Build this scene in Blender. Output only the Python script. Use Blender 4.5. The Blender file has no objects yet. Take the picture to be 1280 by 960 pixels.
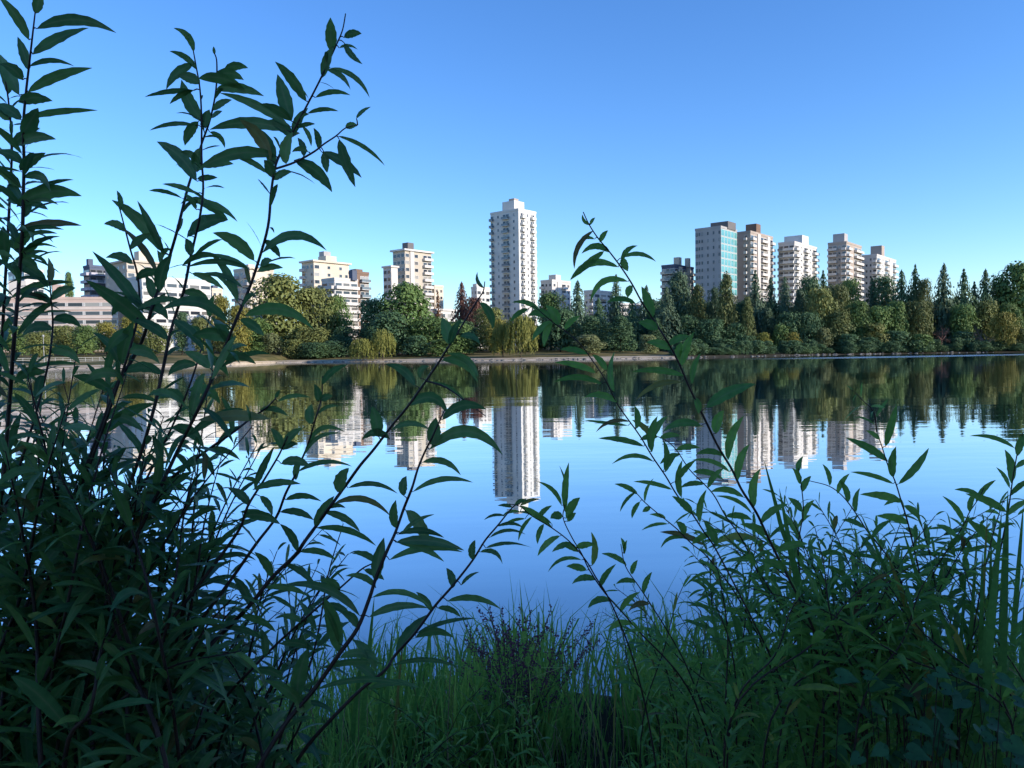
import bpy, math, random
import numpy as np
from mathutils import Vector, Matrix

# ---------------------------------------------------------------- camera, world, sun, exposure
S = bpy.context.scene
C = S.collection
FPX = 961.0
PITCH, ROLL, EYE = math.radians(2.38), math.radians(-0.8), 2.2
cam = bpy.data.cameras.new('camera'); cam.sensor_width = 36; cam.lens = 36 * FPX / 1280
cam.clip_start = 0.05; cam.clip_end = 6000
cam.dof.use_dof = False
co = bpy.data.objects.new('camera', cam); C.objects.link(co); S.camera = co
CM = Matrix.Translation((0, 0, EYE)) @ Matrix.Rotation(math.pi/2 - PITCH, 4, 'X') @ Matrix.Rotation(ROLL, 4, 'Z')
co.matrix_world = CM
SUN_EL, SUN_AZ = math.radians(19), math.radians(113)      # azimuth clockwise from +Y
w = bpy.data.worlds.new('World'); S.world = w; w.use_nodes = True
nt = w.node_tree; bg = nt.nodes['Background']
sky = nt.nodes.new('ShaderNodeTexSky'); sky.sky_type = 'NISHITA'; sky.sun_disc = False
sky.sun_elevation = SUN_EL; sky.sun_rotation = SUN_AZ
sky.air_density = 1.0; sky.dust_density = 0.1; sky.ozone_density = 5.0
hs = nt.nodes.new('ShaderNodeHueSaturation'); hs.inputs['Saturation'].default_value = 1.13; hs.inputs['Hue'].default_value = .508
nt.links.new(sky.outputs[0], hs.inputs['Color']); nt.links.new(hs.outputs[0], bg.inputs[0])
bg.inputs[1].default_value = 0.15
sd = Vector((math.sin(SUN_AZ)*math.cos(SUN_EL), math.cos(SUN_AZ)*math.cos(SUN_EL), math.sin(SUN_EL)))
sl = bpy.data.lights.new('sun', 'SUN'); sl.energy = 3.6; sl.angle = math.radians(0.5); sl.color = (1, .90, .78)
so = bpy.data.objects.new('sun', sl); C.objects.link(so); so.rotation_euler = sd.to_track_quat('Z', 'Y').to_euler()
S.view_settings.view_transform = 'Standard'; S.view_settings.look = 'None'
S.view_settings.exposure = 0.86; S.view_settings.gamma = 1
S.cycles.max_bounces = 8; S.cycles.glossy_bounces = 3; S.cycles.diffuse_bounces = 4
S.cycles.transmission_bounces = 5; S.cycles.transparent_max_bounces = 4
S.cycles.caustics_reflective = False; S.cycles.caustics_refractive = False
S.cycles.use_denoising = True

R3 = CM.to_3x3()
def ray(px, py):
    return R3 @ Vector(((px-640)/FPX, -(py-480)/FPX, -1))
def P(px, py, y):                       # point seen at photo position (px, py), y metres ahead
    d = ray(px, py); return Vector((0, 0, EYE)) + d*(y/d.y)
def hor(px): return 440 - 0.014*(px-640)
CI = CM.inverted()
def proj(p):
    q = CI @ Vector(p); return (640 + FPX*q.x/-q.z, 480 - FPX*q.y/-q.z)

# ---------------------------------------------------------------- helpers
def mesh(name, V, F, mats, mi=None, smooth=False):
    me = bpy.data.meshes.new(name)
    me.from_pydata([tuple(v) for v in V], [], [tuple(f) for f in F])
    for m in (mats if isinstance(mats, (list, tuple)) else [mats]): me.materials.append(m)
    if mi is not None: me.polygons.foreach_set('material_index', np.array(mi, np.int32))
    if smooth: me.polygons.foreach_set('use_smooth', np.ones(len(F), bool))
    me.update(); return me
def link(name, me, parent=None, mw=None):
    o = bpy.data.objects.new(name, me); C.objects.link(o)
    if parent is not None: o.parent = parent
    if mw is not None: o.matrix_local = mw
    return o
def tag(o, label, cat, group=None):
    o['label'] = label; o['category'] = cat
    group = group or GROUPS.get(cat)
    if group: o['group'] = group
    return o
GROUPS = {'apartment building': 'apartment buildings across the lake', 'tree': 'trees across the lake', 'bush': 'bushes along the far shore',
          'willow shoot': 'willow shoots in the foreground', 'shrub': 'foreground willow shrubs', 'reeds': 'clumps of blades on the near bank', 'flower': 'flower spikes on the near bank'}
def thing(name, label, cat, loc=(0, 0, 0), group=None):
    o = bpy.data.objects.new(name, None); C.objects.link(o); o.location = loc
    o.empty_display_size = .1
    return tag(o, label, cat, group)
def structure(name, me):
    o = link(name, me); o['kind'] = 'structure'; return o
def stuff(name, me, label, cat):
    o = link(name, me); o['kind'] = 'stuff'; return tag(o, label, cat)
class MB:
    def __init__(s): s.V = []; s.F = []; s.M = []
    def box(s, o, ax, ay, az, m=0):     # corner o and three edge vectors
        b = len(s.V); o = Vector(o); ax, ay, az = Vector(ax), Vector(ay), Vector(az)
        if ax.cross(ay).dot(az) < 0: ax, ay = ay, ax
        for k in (0, 1):
            for p in (o, o+ax, o+ax+ay, o+ay): s.V.append(p + az*k)
        s.F += [(b, b+3, b+2, b+1), (b+4, b+5, b+6, b+7)] + [(b+i, b+(i+1) % 4, b+4+(i+1) % 4, b+4+i) for i in range(4)]
        s.M += [m]*6
    def tube(s, pts, rad, n=6, m=0):
        b = len(s.V); k = len(pts); pts = [Vector(p) for p in pts]
        ref = Vector((.31, .87, .12))
        for i, p in enumerate(pts):
            t = (pts[min(i+1, k-1)] - pts[max(i-1, 0)]).normalized()
            u = t.cross(ref).normalized(); v = t.cross(u)
            for j in range(n):
                a = 2*math.pi*j/n; s.V.append(p + (u*math.cos(a) + v*math.sin(a))*rad[i])
        for i in range(k-1):
            for j in range(n):
                s.F.append((b+i*n+j, b+i*n+(j+1) % n, b+(i+1)*n+(j+1) % n, b+(i+1)*n+j)); s.M.append(m)
        s.F.append(tuple(b+(k-1)*n+j for j in range(n))); s.M.append(m)
    def mesh(s, name, mats, smooth=False): return mesh(name, s.V, s.F, mats, s.M, smooth)

def mat(name, col, rough=.7, spec=.3, noise=None, bump=None, metallic=0, trans=0, attr=None, rand=0):
    m = bpy.data.materials.new(name); m.use_nodes = True; t = m.node_tree; N = t.nodes; L = t.links
    b = N['Principled BSDF']; b.inputs['Roughness'].default_value = rough
    b.inputs['Specular IOR Level'].default_value = spec; b.inputs['Metallic'].default_value = metallic
    b.inputs['Base Color'].default_value = (*col, 1); src = None
    if noise:                            # (scale, second colour, detail)
        tc = N.new('ShaderNodeTexCoord'); nz = N.new('ShaderNodeTexNoise'); nz.inputs['Scale'].default_value = noise[0]
        nz.inputs['Detail'].default_value = noise[2] if len(noise) > 2 else 4
        cr = N.new('ShaderNodeValToRGB'); cr.color_ramp.elements[0].position = .36; cr.color_ramp.elements[1].position = .64
        cr.color_ramp.elements[0].color = (*col, 1); cr.color_ramp.elements[1].color = (*noise[1], 1)
        L.new(tc.outputs['Object'], nz.inputs['Vector']); L.new(nz.outputs['Fac'], cr.inputs['Fac']); src = cr.outputs['Color']
    if attr:                             # (second colour) by a random number per leaf; a few leaves have yellowed or browned
        at = N.new('ShaderNodeAttribute'); at.attribute_name = 'leafrand'
        mx = N.new('ShaderNodeValToRGB'); e = mx.color_ramp.elements; e[0].color = (*col, 1); e[1].position = .955; e[1].color = (*attr, 1)
        x = e.new(.97); x.color = (attr[1]*.9, attr[1]*.85, attr[2], 1); x = e.new(1); x.color = (.12, .07, .03, 1)
        L.new(at.outputs['Fac'], mx.inputs[0]); src = mx.outputs['Color']
    if rand:
        oi = N.new('ShaderNodeObjectInfo'); hv = N.new('ShaderNodeHueSaturation')
        mr = N.new('ShaderNodeMapRange'); mr.inputs['To Min'].default_value = 1-rand; mr.inputs['To Max'].default_value = 1+rand
        L.new(oi.outputs['Random'], mr.inputs['Value']); L.new(mr.outputs[0], hv.inputs['Value'])
        if src: L.new(src, hv.inputs['Color'])
        else: hv.inputs['Color'].default_value = (*col, 1)
        src = hv.outputs['Color']
    if attr:                             # paler midrib
        ar = N.new('ShaderNodeAttribute'); ar.attribute_name = 'rib'; pw = N.new('ShaderNodeMath'); pw.operation = 'POWER'; pw.inputs[1].default_value = 7
        pm = N.new('ShaderNodeMath'); pm.operation = 'MULTIPLY'; pm.inputs[1].default_value = .55
        L.new(ar.outputs['Fac'], pw.inputs[0]); L.new(pw.outputs[0], pm.inputs[0]); mr = N.new('ShaderNodeMix'); mr.data_type = 'RGBA'
        tc = N.new('ShaderNodeTexCoord'); nz = N.new('ShaderNodeTexNoise'); nz.inputs['Scale'].default_value = 60; mv = N.new('ShaderNodeHueSaturation')
        mp = N.new('ShaderNodeMapRange'); mp.inputs['To Min'].default_value = .6; mp.inputs['To Max'].default_value = 1.4; L.new(tc.outputs['Object'], nz.inputs['Vector'])
        L.new(nz.outputs['Fac'], mp.inputs['Value']); L.new(mp.outputs[0], mv.inputs['Value']); L.new(src, mv.inputs['Color'])
        L.new(pm.outputs[0], mr.inputs['Factor']); L.new(mv.outputs[0], mr.inputs['A']); mr.inputs['B'].default_value = (.20, .26, .12, 1); src = mr.outputs['Result']
    if src: L.new(src, b.inputs['Base Color'])
    if bump:
        tc = N.new('ShaderNodeTexCoord'); nz = N.new('ShaderNodeTexNoise'); nz.inputs['Scale'].default_value = bump[0]
        bp = N.new('ShaderNodeBump'); bp.inputs['Strength'].default_value = bump[1]
        L.new(tc.outputs['Object'], nz.inputs['Vector']); L.new(nz.outputs['Fac'], bp.inputs['Height']); L.new(bp.outputs[0], b.inputs['Normal'])
    if trans:
        tr = N.new('ShaderNodeBsdfTranslucent'); ms = N.new('ShaderNodeMixShader'); ms.inputs[0].default_value = trans
        if src: L.new(src, tr.inputs['Color'])
        else: tr.inputs['Color'].default_value = (*col, 1)
        out = N['Material Output']; L.new(b.outputs[0], ms.inputs[1]); L.new(tr.outputs[0], ms.inputs[2]); L.new(ms.outputs[0], out.inputs['Surface'])
    return m

# ---------------------------------------------------------------- water
def water_material():
    m = bpy.data.materials.new('lake_water'); m.use_nodes = True; t = m.node_tree; N = t.nodes; L = t.links
    N.remove(N['Principled BSDF'])
    geo = N.new('ShaderNodeNewGeometry'); sep = N.new('ShaderNodeSeparateXYZ'); L.new(geo.outputs['Position'], sep.inputs[0])
    def noise(sx, sy, detail):
        mp = N.new('ShaderNodeMapping'); mp.inputs['Scale'].default_value = (sx, sy, 1)
        nz = N.new('ShaderNodeTexNoise'); nz.inputs['Scale'].default_value = 1; nz.inputs['Detail'].default_value = detail
        L.new(geo.outputs['Position'], mp.inputs[0]); L.new(mp.outputs[0], nz.inputs['Vector']); return nz.outputs['Fac']
    def mul(a, k):
        x = N.new('ShaderNodeMath'); x.operation = 'MULTIPLY'; L.new(a, x.inputs[0])
        if isinstance(k, (int, float)): x.inputs[1].default_value = k
        else: L.new(k, x.inputs[1])
        return x.outputs[0]
    def add(a, b):
        x = N.new('ShaderNodeMath'); x.operation = 'ADD'; L.new(a, x.inputs[0]); L.new(b, x.inputs[1]); return x.outputs[0]
    # gusty patches: smooth water with some breeze
    patch = N.new('ShaderNodeMapRange'); patch.inputs['From Min'].default_value = .4; patch.inputs['From Max'].default_value = .65
    patch.inputs['To Min'].default_value = .5; patch.inputs['To Max'].default_value = 1.3
    L.new(noise(.03, .05, 2), patch.inputs['Value'])
    # a breeze line across the far right of the lake: d = distance from the line y = YB + k x
    ln = N.new('ShaderNodeMath'); ln.operation = 'MULTIPLY_ADD'; L.new(sep.outputs['X'], ln.inputs[0]); ln.inputs[1].default_value = -BR_K
    L.new(sep.outputs['Y'], ln.inputs[2])
    ln2 = add(ln.outputs[0], mul(noise(.02, .02, 2), 9.0))
    def rng(v, a, b, c=0., d=1.):
        x = N.new('ShaderNodeMapRange'); x.interpolation_type = 'SMOOTHSTEP'
        for k, q in zip(('From Min', 'From Max', 'To Min', 'To Max'), (a, b, c, d)): x.inputs[k].default_value = q
        L.new(v, x.inputs['Value']); return x.outputs[0]
    band = mul(mul(rng(ln2, BR_Y, BR_Y+4), rng(ln2, BR_Y+BR_W, BR_Y+BR_W+5, 1., 0.)), rng(sep.outputs['X'], 30, 75))
    h = mul(add(add(mul(noise(.35, 1.1, 2), .016), mul(noise(1.3, 3.2, 2), .0035)), mul(noise(.06, .25, 1), .05)), patch.outputs[0])
    h = add(h, mul(mul(noise(2., 5., 2), .10), band))
    bp = N.new('ShaderNodeBump'); bp.inputs['Strength'].default_value = WAVE; bp.inputs['Distance'].default_value = 1
    L.new(h, bp.inputs['Height'])
    gl = N.new('ShaderNodeBsdfGlossy'); gl.inputs['Roughness'].default_value = .015; gl.inputs['Color'].default_value = (.93, .96, 1, 1)
    L.new(bp.outputs[0], gl.inputs['Normal'])
    r2 = mul(band, .2); rr = N.new('ShaderNodeMath'); rr.operation = 'ADD'; rr.inputs[1].default_value = .015; L.new(r2, rr.inputs[0]); L.new(rr.outputs[0], gl.inputs['Roughness'])
    df = N.new('ShaderNodeBsdfDiffuse'); df.inputs['Color'].default_value = (.010, .030, .045, 1)
    fr = N.new('ShaderNodeFresnel'); fr.inputs['IOR'].default_value = 1.33
    cr = N.new('ShaderNodeValToRGB'); e = cr.color_ramp.elements
    e[0].position = .02; e[0].color = (.17,)*3 + (1,); e[1].position = .40; e[1].color = (.90,)*3 + (1,)
    x = e.new(.10); x.color = (.42,)*3 + (1,); x = e.new(.2); x.color = (.72,)*3 + (1,); x = e.new(1); x.color = (.97,)*3 + (1,)
    L.new(fr.outputs[0], cr.inputs[0])
    ms = N.new('ShaderNodeMixShader'); L.new(cr.outputs[0], ms.inputs[0]); L.new(df.outputs[0], ms.inputs[1]); L.new(gl.outputs[0], ms.inputs[2])
    L.new(ms.outputs[0], N['Material Output'].inputs['Surface']); return m
BR_K, BR_Y, BR_W, WAVE = 0.2, 143, 22, .30
structure('water', mesh('water', [(-1500, -60, 0), (1500, -60, 0), (1500, 700, 0), (-1500, 700, 0)], [(0, 1, 2, 3)], water_material()))

# ---------------------------------------------------------------- far shore and near bank
SHORE = [(-600, -40), (-300, 70), (-170, 130), (-100, 158), (-80, 172), (-72, 196), (-70, 226), (-62, 230), (-50, 224), (-20, 214), (0, 207), (25, 204), (50, 208), (75, 222), (95, 236), (130, 240), (170, 238), (240, 225), (600, 120)]
def shore_y(x):
    return float(np.interp(x, [p[0] for p in SHORE], [p[1] for p in SHORE]))
def zg(x, y):                            # height of the far ground
    d = y - shore_y(x)
    return float(np.interp(d, [-6, 0, 2, 9, 25, 60, 130, 400], [-.8, 0, .35, .7, 1.4, 2.6, 4.5, 7]))
def far_sheet(offs, wob, dz=0.):
    xs = np.unique(np.concatenate([np.linspace(-600, 600, 241), np.linspace(-100, 140, 241)]))
    V, F = [], []; rnd = random.Random(4)
    for d in offs:
        for x in xs:
            jx = wob*math.sin(x*.9 + math.sin(x*.37)*2) if d < 30 else 0
            y = shore_y(x) + d + jx; V.append((x, y, zg(x, y) + dz))
    n = len(xs)
    for i in range(len(offs)-1):
        for j in range(n-1): F.append((i*n+j, i*n+j+1, (i+1)*n+j+1, (i+1)*n+j))
    return V, F
grass_far = mat('lawn', (.060, .066, .022), .9, .1, (.12, (.20, .15, .065)))
sand = mat('sand', (.52, .42, .31), .95, .1, (.35, (.36, .29, .21), 6))
V, F = far_sheet([-6, 0, 2, 5, 9, 14, 25, 40, 60, 90, 130, 220, 400], .3)
V += [(-1500, 900, 8), (1500, 900, 8)]; nx = (len(V)-2)//13
floor_shade = mat('forest_floor_shade', (.035, .032, .020), .95, .1, (.3, (.06, .052, .034)))  # shade under the right-hand trees is put into this ground colour
structure('terrain', mesh('terrain', V, F, [grass_far, floor_shade], [1 if V[f[0]][0] > 46 and f[0] < 9*nx else 0 for f in F], True))
V, F = far_sheet([-1, 0, 1.2, 2.6, 4.2, 7], .35, .012)
F = [f for f in F if -120 < V[f[0]][0] < 46]
structure('beach', mesh('beach', V, F, sand, None, True))

soil = mat('bank_soil', (.020, .017, .011), .95, .1, (6, (.032, .03, .016)), (25, .5))
def zb(x, y):
    e = 4.7 + .25*math.sin(x*1.3+.6) + .15*math.sin(x*3.1) + (.35 if x > 1.6 else 0) - .25*math.exp(-((x-.55)/.5)**2)
    return float(np.interp(y - e, [-30, -6, -2.2, -.5, .0, .8], [1.4, .75, .55, .22, -.02, -.6])) + .03*math.sin(x*5+y*3)
xs = np.concatenate([np.linspace(-160, -8, 20), np.linspace(-7.5, 7.5, 101), np.linspace(8, 160, 20)]); ys = np.concatenate([np.linspace(-55, 0, 12), np.linspace(.25, 6.2, 40)])
V = [(x, y, zb(x, y)) for y in ys for x in xs]; n = len(xs)
F = [(i*n+j, i*n+j+1, (i+1)*n+j+1, (i+1)*n+j) for i in range(len(ys)-1) for j in range(n-1)]
structure('near_bank', mesh('near_bank', V, F, soil, None, True))

rs = random.Random(8); sb = MB()
for k in range(260):
    x = rs.uniform(-110, 150); y = shore_y(x) + rs.uniform(-.6, 1.2); r = rs.uniform(.15, .5)*rs.random()**.5; z = zg(x, y) + .05
    b = len(sb.V); nn = 6
    for h, q in ((-.3, 1.), (.25, .95), (.6, .55)):
        for j in range(nn):
            a = 6.283*j/nn + k; sb.V.append(Vector((x + math.cos(a)*r*q*rs.uniform(.75, 1.3)*1.4, y + math.sin(a)*r*q*rs.uniform(.75, 1.2), z + h*r)))
    for i in range(2):
        for j in range(nn): sb.F.append((b+i*nn+j, b+i*nn+(j+1) % nn, b+(i+1)*nn+(j+1) % nn, b+(i+1)*nn+j)); sb.M.append(0)
    sb.F.append(tuple(b+2*nn+j for j in range(nn))); sb.M.append(0)
stuff('shore_stones', sb.mesh('shore_stones', [mat('stone', (.20, .19, .175), .9, .2, (2, (.12, .115, .105)))]), 'small grey stones scattered along the far waterline', 'stones')
# ---------------------------------------------------------------- buildings
rb = random.Random(21)
M_glass = mat('window_glass', (.035, .045, .06), .12, .6)
M_glass_b = mat('window_glass_blue', (.05, .075, .10), .12, .6)
for m_ in (M_glass, M_glass_b):           # some panes have pale blinds drawn
    N = m_.node_tree.nodes; L_ = m_.node_tree.links; oi = N.new('ShaderNodeObjectInfo'); cr = N.new('ShaderNodeValToRGB'); cr.color_ramp.interpolation = 'CONSTANT'
    e = cr.color_ramp.elements; e[0].color = (.025, .03, .04, 1); e[1].position = .72; e[1].color = (.30, .29, .27, 1); x = e.new(.4); x.color = (.06, .075, .09, 1); x = e.new(.88); x.color = (.14, .13, .12, 1)
    L_.new(oi.outputs['Random'], cr.inputs[0]); L_.new(cr.outputs[0], N['Principled BSDF'].inputs['Base Color'])
M_frame = mat('window_frame', (.55, .54, .52), .6)
M_dframe = mat('window_frame_dark', (.12, .13, .14), .5)
def wall_mat(name, c, k=.86):
    return mat(name, c, .85, .15, (.22, tuple(v*k for v in c), 6))
WHITE = wall_mat('white_render', (.64, .62, .585)); CREAM = wall_mat('cream_render', (.62, .54, .43)); PINK = wall_mat('pink_render', (.60, .45, .385)); ROSE = wall_mat('rose_band', (.66, .56, .50))
TAN = wall_mat('tan_concrete', (.40, .335, .285)); GREY = wall_mat('grey_concrete', (.42, .40, .39)); PALE = wall_mat('pale_concrete', (.60, .56, .52))
BROWN = wall_mat('brown_brick', (.20, .135, .10)); SLATE = wall_mat('slate_panel', (.10, .12, .17)); LAV = wall_mat('lilac_render', (.47, .45, .50))
TEAL = mat('teal_glass', (.13, .36, .35), .12, .8, (.35, (.07, .24, .25), 3)); BUFF = wall_mat('buff_render', (.50, .44, .36)); DARKROOF = wall_mat('dark_roof', (.16, .15, .15))
M_tframe = mat('window_frame_teal', (.42, .52, .52), .4)
def unit_window(name, frame, glass):
    b = MB(); f = .07
    for (u0, u1, h0, h1) in ((-.5, .5, -.5, -.5+f), (-.5, .5, .5-f, .5), (-.5, -.5+f, -.5+f, .5-f), (.5-f, .5, -.5+f, .5-f)):
        b.box((u0, 0, h0), (u1-u0, 0, 0), (0, .10, 0), (0, 0, h1-h0), 0)
    b.box((-.5+f, 0, -.5+f), (1-2*f, 0, 0), (0, .05, 0), (0, 0, 1-2*f), 1)
    return b.mesh(name, [frame, glass])
UW = unit_window('window', M_frame, M_glass); UWD = unit_window('window_dark', M_dframe, M_glass_b); UWT = unit_window('window_teal', M_tframe, TEAL)
def unit_balcony(name, m, rail):
    b = MB()
    b.box((-.5, 0.01, -.18), (1, 0, 0), (0, 1.3, 0), (0, 0, .18), 0)
    b.box((-.5, 1.2, .0), (1, 0, 0), (0, .1, 0), (0, 0, .95), 1)
    b.box((-.5, .01, .0), (.03, 0, 0), (0, 1.19, 0), (0, 0, .95), 1); b.box((.47, .01, .0), (.03, 0, 0), (0, 1.19, 0), (0, 0, .95), 1)
    return b.mesh(name, [m, rail])
M_rail = mat('glass_rail', (.13, .16, .18), .2, .6)
_bal = {}
def balc(wm, glass):
    k = (wm.name, glass)
    if k not in _bal: _bal[k] = unit_balcony('balcony', wm, M_rail if glass else wm)
    return _bal[k]
def building(label, cat, xl, xc, xr, top, D, wm, lp, rp, t=40, fh=2.9, wl=None, wr=None, pent=(), roof=0., roofm=None, uw=None, wm2=None, vis=None, group=None, zbase=None, bandm=None):
    """corner at photo column xc, D metres ahead; left face shows to xl, right face to xr; lp, rp: one letter per bay."""
    t = math.radians(t); q = lambda px: (lambda d: d.x/d.y)(ray(px, top))
    Cp = P(xc, top, D); H = Cp.z
    l = Vector((-math.cos(t), math.sin(t), 0)); r = Vector((math.sin(t), math.cos(t), 0))
    if wl is None: wl = (Cp.x - q(xl)*D)/(math.cos(t) + q(xl)*math.sin(t))
    if wr is None: wr = (q(xr)*D - Cp.x)/(math.sin(t) - q(xr)*math.cos(t))
    z0 = zg(Cp.x, D) if zbase is None else zbase
    root = thing('apartment_building', label, cat, (Cp.x, D, z0), group); root.name = 'apartment_building'
    h = H - z0; uw = uw or UW; roofm = roofm or wm
    b = MB(); b.box((0, 0, -1), r*wr, l*wl, Vector((0, 0, h+1)))
    wall = link('wall', b.mesh('wall', [wm]), root)
    if roof:
        b = MB(); o = -r*roof - l*roof + Vector((0, 0, h)); b.box(o, r*(wr+2*roof), l*(wl+2*roof), Vector((0, 0, .7)), 0); link('roof', b.mesh('roof', [roofm]), root)
    else:
        b = MB(); e = .12; k = .35; zt = Vector((0, 0, h - .25)); hh = Vector((0, 0, .9))
        b.box(zt - r*e - l*e, r*(wr+2*e), l*k, hh); b.box(zt + l*(wl+e-k) - r*e, r*(wr+2*e), l*k, hh)
        b.box(zt - r*e + l*(k-e), r*k, l*(wl+2*e-2*k), hh); b.box(zt + r*(wr+e-k) + l*(k-e), r*k, l*(wl+2*e-2*k), hh)
        link('parapet', b.mesh('parapet', [roofm]), root)
    for (a, c, ty, pm) in pent:          # penthouse blocks: photo columns a..c, top ty
        ctr = r*wr*.5 + l*wl*.5; cw = Cp + ctr; Y = cw.y
        pa, pc = P(a, ty, Y), P(c, ty, Y); wd = (pc - pa).length*.80; mid = (pa + pc)/2
        bx = MB(); oo = Vector((mid.x - Cp.x, Y - D, h+.02)) - r*wd*.45 - l*wd*.45
        bx.box(oo, r*wd*.9, l*wd*.9, Vector((0, 0, max(1., mid.z - H))))
        link('penthouse', bx.mesh('penthouse', [pm or wm]), root)
    nfl = max(1, int((h - .6)/fh)); wins, bals = [], []
    for (o, u, nrm, W, pat) in ((l*wl, -l, Vector((-math.sin(t), -math.cos(t), 0)), wl, lp), (Vector((0, 0, 0)), r, Vector((math.cos(t), -math.sin(t), 0)), wr, rp)):
        if not pat: continue
        bw = W/len(pat); pier = MB(); band = MB()
        for i, ch in enumerate(pat):
            if ch == 'p': pier.box(o + u*(bw*i + bw*.08) - Vector((0, 0, .5)), u*bw*.84, nrm*.35, Vector((0, 0, h+.4)))
        if pier.V: link('pier', pier.mesh('pier', [wm2 or wm]), root)
        for f in range(nfl):
            zf = h - .5 - fh*(f+1)
            if vis and proj((Cp.x, D, z0 + zf + fh))[1] > vis: break
            if 'B' in pat: band.box(o + u*.05 + Vector((0, 0, zf - .25)), u*(W-.1), nrm*.22, Vector((0, 0, .9)))
            for i, ch in enumerate(pat):
                if ch in 'sp': continue
                c = o + u*(bw*(i+.5)) + nrm*.015
                ww, wh, wz = {'w': (min(.5*bw, 1.5), 1.3, 1.55), 'W': (.86*bw, 1.5, 1.5), 'B': (.97*bw, 1.35, 1.5), 'b': (.92*bw, 2.1, 1.25), 'g': (.92*bw, 2.1, 1.25), 'T': (.97*bw, fh*.92, fh*.5)}[ch]
                if ch == 'w' and rb.random() < .04: continue
                m4 = Matrix(((u.x*ww, nrm.x, 0, c.x), (u.y*ww, nrm.y, 0, c.y), (0, 0, wh, zf + wz), (0, 0, 0, 1)))
                wins.append((f, m4, UWT if ch == 'T' else uw))
                if ch in 'bg':
                    ww = .98*bw; bals.append((f, ch == 'g', Matrix(((u.x*ww, nrm.x, 0, c.x), (u.y*ww, nrm.y, 0, c.y), (0, 0, 1, zf + .12), (0, 0, 0, 1)))))
        if band.V: link('spandrel_band', band.mesh('spandrel_band', [bandm or wm2 or wm]), root)
    wins.sort(key=lambda a: a[0]); bals.sort(key=lambda a: a[0])
    def rest(items, name):
        V, F, MI = [], [], []
        for me, m4 in items:
            b0 = len(V); V += [m4 @ v.co for v in me.vertices]
            F += [tuple(b0+i for i in p.vertices) for p in me.polygons]; MI += [p.material_index for p in me.polygons]
        o = link(name, mesh(name, V, F, list(items[0][0].materials), MI), root); o['kind'] = 'stuff'
    for f, m4, ww_ in wins[:100]: link('window', ww_, root, m4)
    if len(wins) > 100: rest([(ww_, m) for _, m, ww_ in wins[100:]], 'window')
    for f, g, m4 in bals[:100]: link('balcony', balc(wm2 or wm, g), root, m4)
    if len(bals) > 100: rest([(balc(wm2 or wm, bals[0][1]), m) for _, _, m in bals[100:]], 'balcony')
    return root
B = 'apartment building'
building('tall slender white tower, highest in the skyline, alone at the centre', B, 613, 648, 670, 262, 334, WHITE, 'gswsggsws', 'sbbswsbbs', pent=((628, 655, 253, WHITE), (636, 648, 249, TAN)), vis=395)
building('long pink low-rise with cream bands behind the leaves at far left', B, -30, -26, 147, 374, 262, PINK, '', 'BBBBBBBB', t=82, wl=15, fh=3.0, pent=((66, 80, 356, PINK), (12, 40, 352, PALE)), wm2=ROSE)
building('white stepped block top showing above the pink low-rise at far left', B, 10, 30, 54, 338, 300, WHITE, 'WWW', 'BBB', pent=(), wm2=WHITE, vis=380)
building('dark slate tower with balconies left of the tan round-topped tower', B, 104, 112, 136, 333, 300, SLATE, 'b', 'bgb', pent=((108, 116, 324, SLATE),), wm2=LAV, vis=400, uw=UWD)
building('tan tower with flat roof slab and a block on top behind leaves at left', B, 131, 158, 200, 327, 282, BUFF, 'wsww', 'WsBW', pent=((168, 186, 315, CREAM),), roof=.8, vis=410)
building('white slab block with long window bands and lilac end wall at left', B, 158, 177, 263, 347, 262, WHITE, 'swsws', 'BBBBBB', t=38, fh=3.1, vis=412, roof=0, wm2=WHITE)
building('small cream block just right of the white banded slab', B, 262, 265, 278, 362, 300, CREAM, 's', 'ww', pent=((263, 272, 357, SLATE),), vis=400)
building('cream and grey tower half hidden behind the left willow fork', B, 292, 312, 342, 336, 300, CREAM, 'bwb', 'wsw', wm2=GREY, pent=((306, 318, 331, CREAM),), vis=400)
building('stepped cream tower with penthouse and deep roof slab, left of the brown tower', B, 377, 392, 436, 327, 300, CREAM, 'bww', 'Wswsww', pent=((398, 420, 321, CREAM), (399, 413, 315, GREY)), roof=.8, wm2=PALE, vis=400)
building('low balconied white terraced block in front of the stepped cream tower', B, 402, 418, 447, 349, 280, PALE, 'bb', 'bbb', vis=412, pent=((436, 446, 338, SLATE),))
building('narrow brown brick tower with white balconies on its right edge', B, 436, 444, 461, 341, 292, BROWN, 's', 'sgg', wm2=WHITE, vis=412, pent=((438, 453, 337, BROWN),))
building('beige tower with white roof slab and dark block on top, left of centre', B, 491, 506, 539, 313, 318, BUFF, 'WWW', 'WpWsbb', pent=((503, 517, 304, DARKROOF),), roof=.9, roofm=WHITE, wm2=PALE, vis=405)
building('narrow pale wing attached at the left of the beige tower', B, 479, 489, 497, 334, 312, PALE, 'WW', 's', roof=.5, vis=400)
building('small cream block right of the beige tower behind a red tree', B, 538, 543, 554, 358, 330, CREAM, 's', 'ww', vis=400)
building('low white building with flat roof under the red conifer', B, 541, 546, 569, 388, 300, WHITE, 'w', 'WW', roof=.5, vis=402)
building('small white block between the red conifer and the tall tower', B, 589, 596, 612, 360, 325, WHITE, 'ww', 'WwW', pent=((591, 600, 355, WHITE),), vis=400)
building('low stepped cream tower just right of the tall white tower', B, 676, 690, 713, 351, 352, PALE, 'bww', 'wpbw', pent=((686, 701, 344, PALE),), vis=400)
building('pale low-rise right of the big conifer behind the right willow tip', B, 730, 742, 766, 364, 340, PALE, 'wb', 'WbW', pent=((742, 750, 359, PALE),), vis=400)
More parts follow.
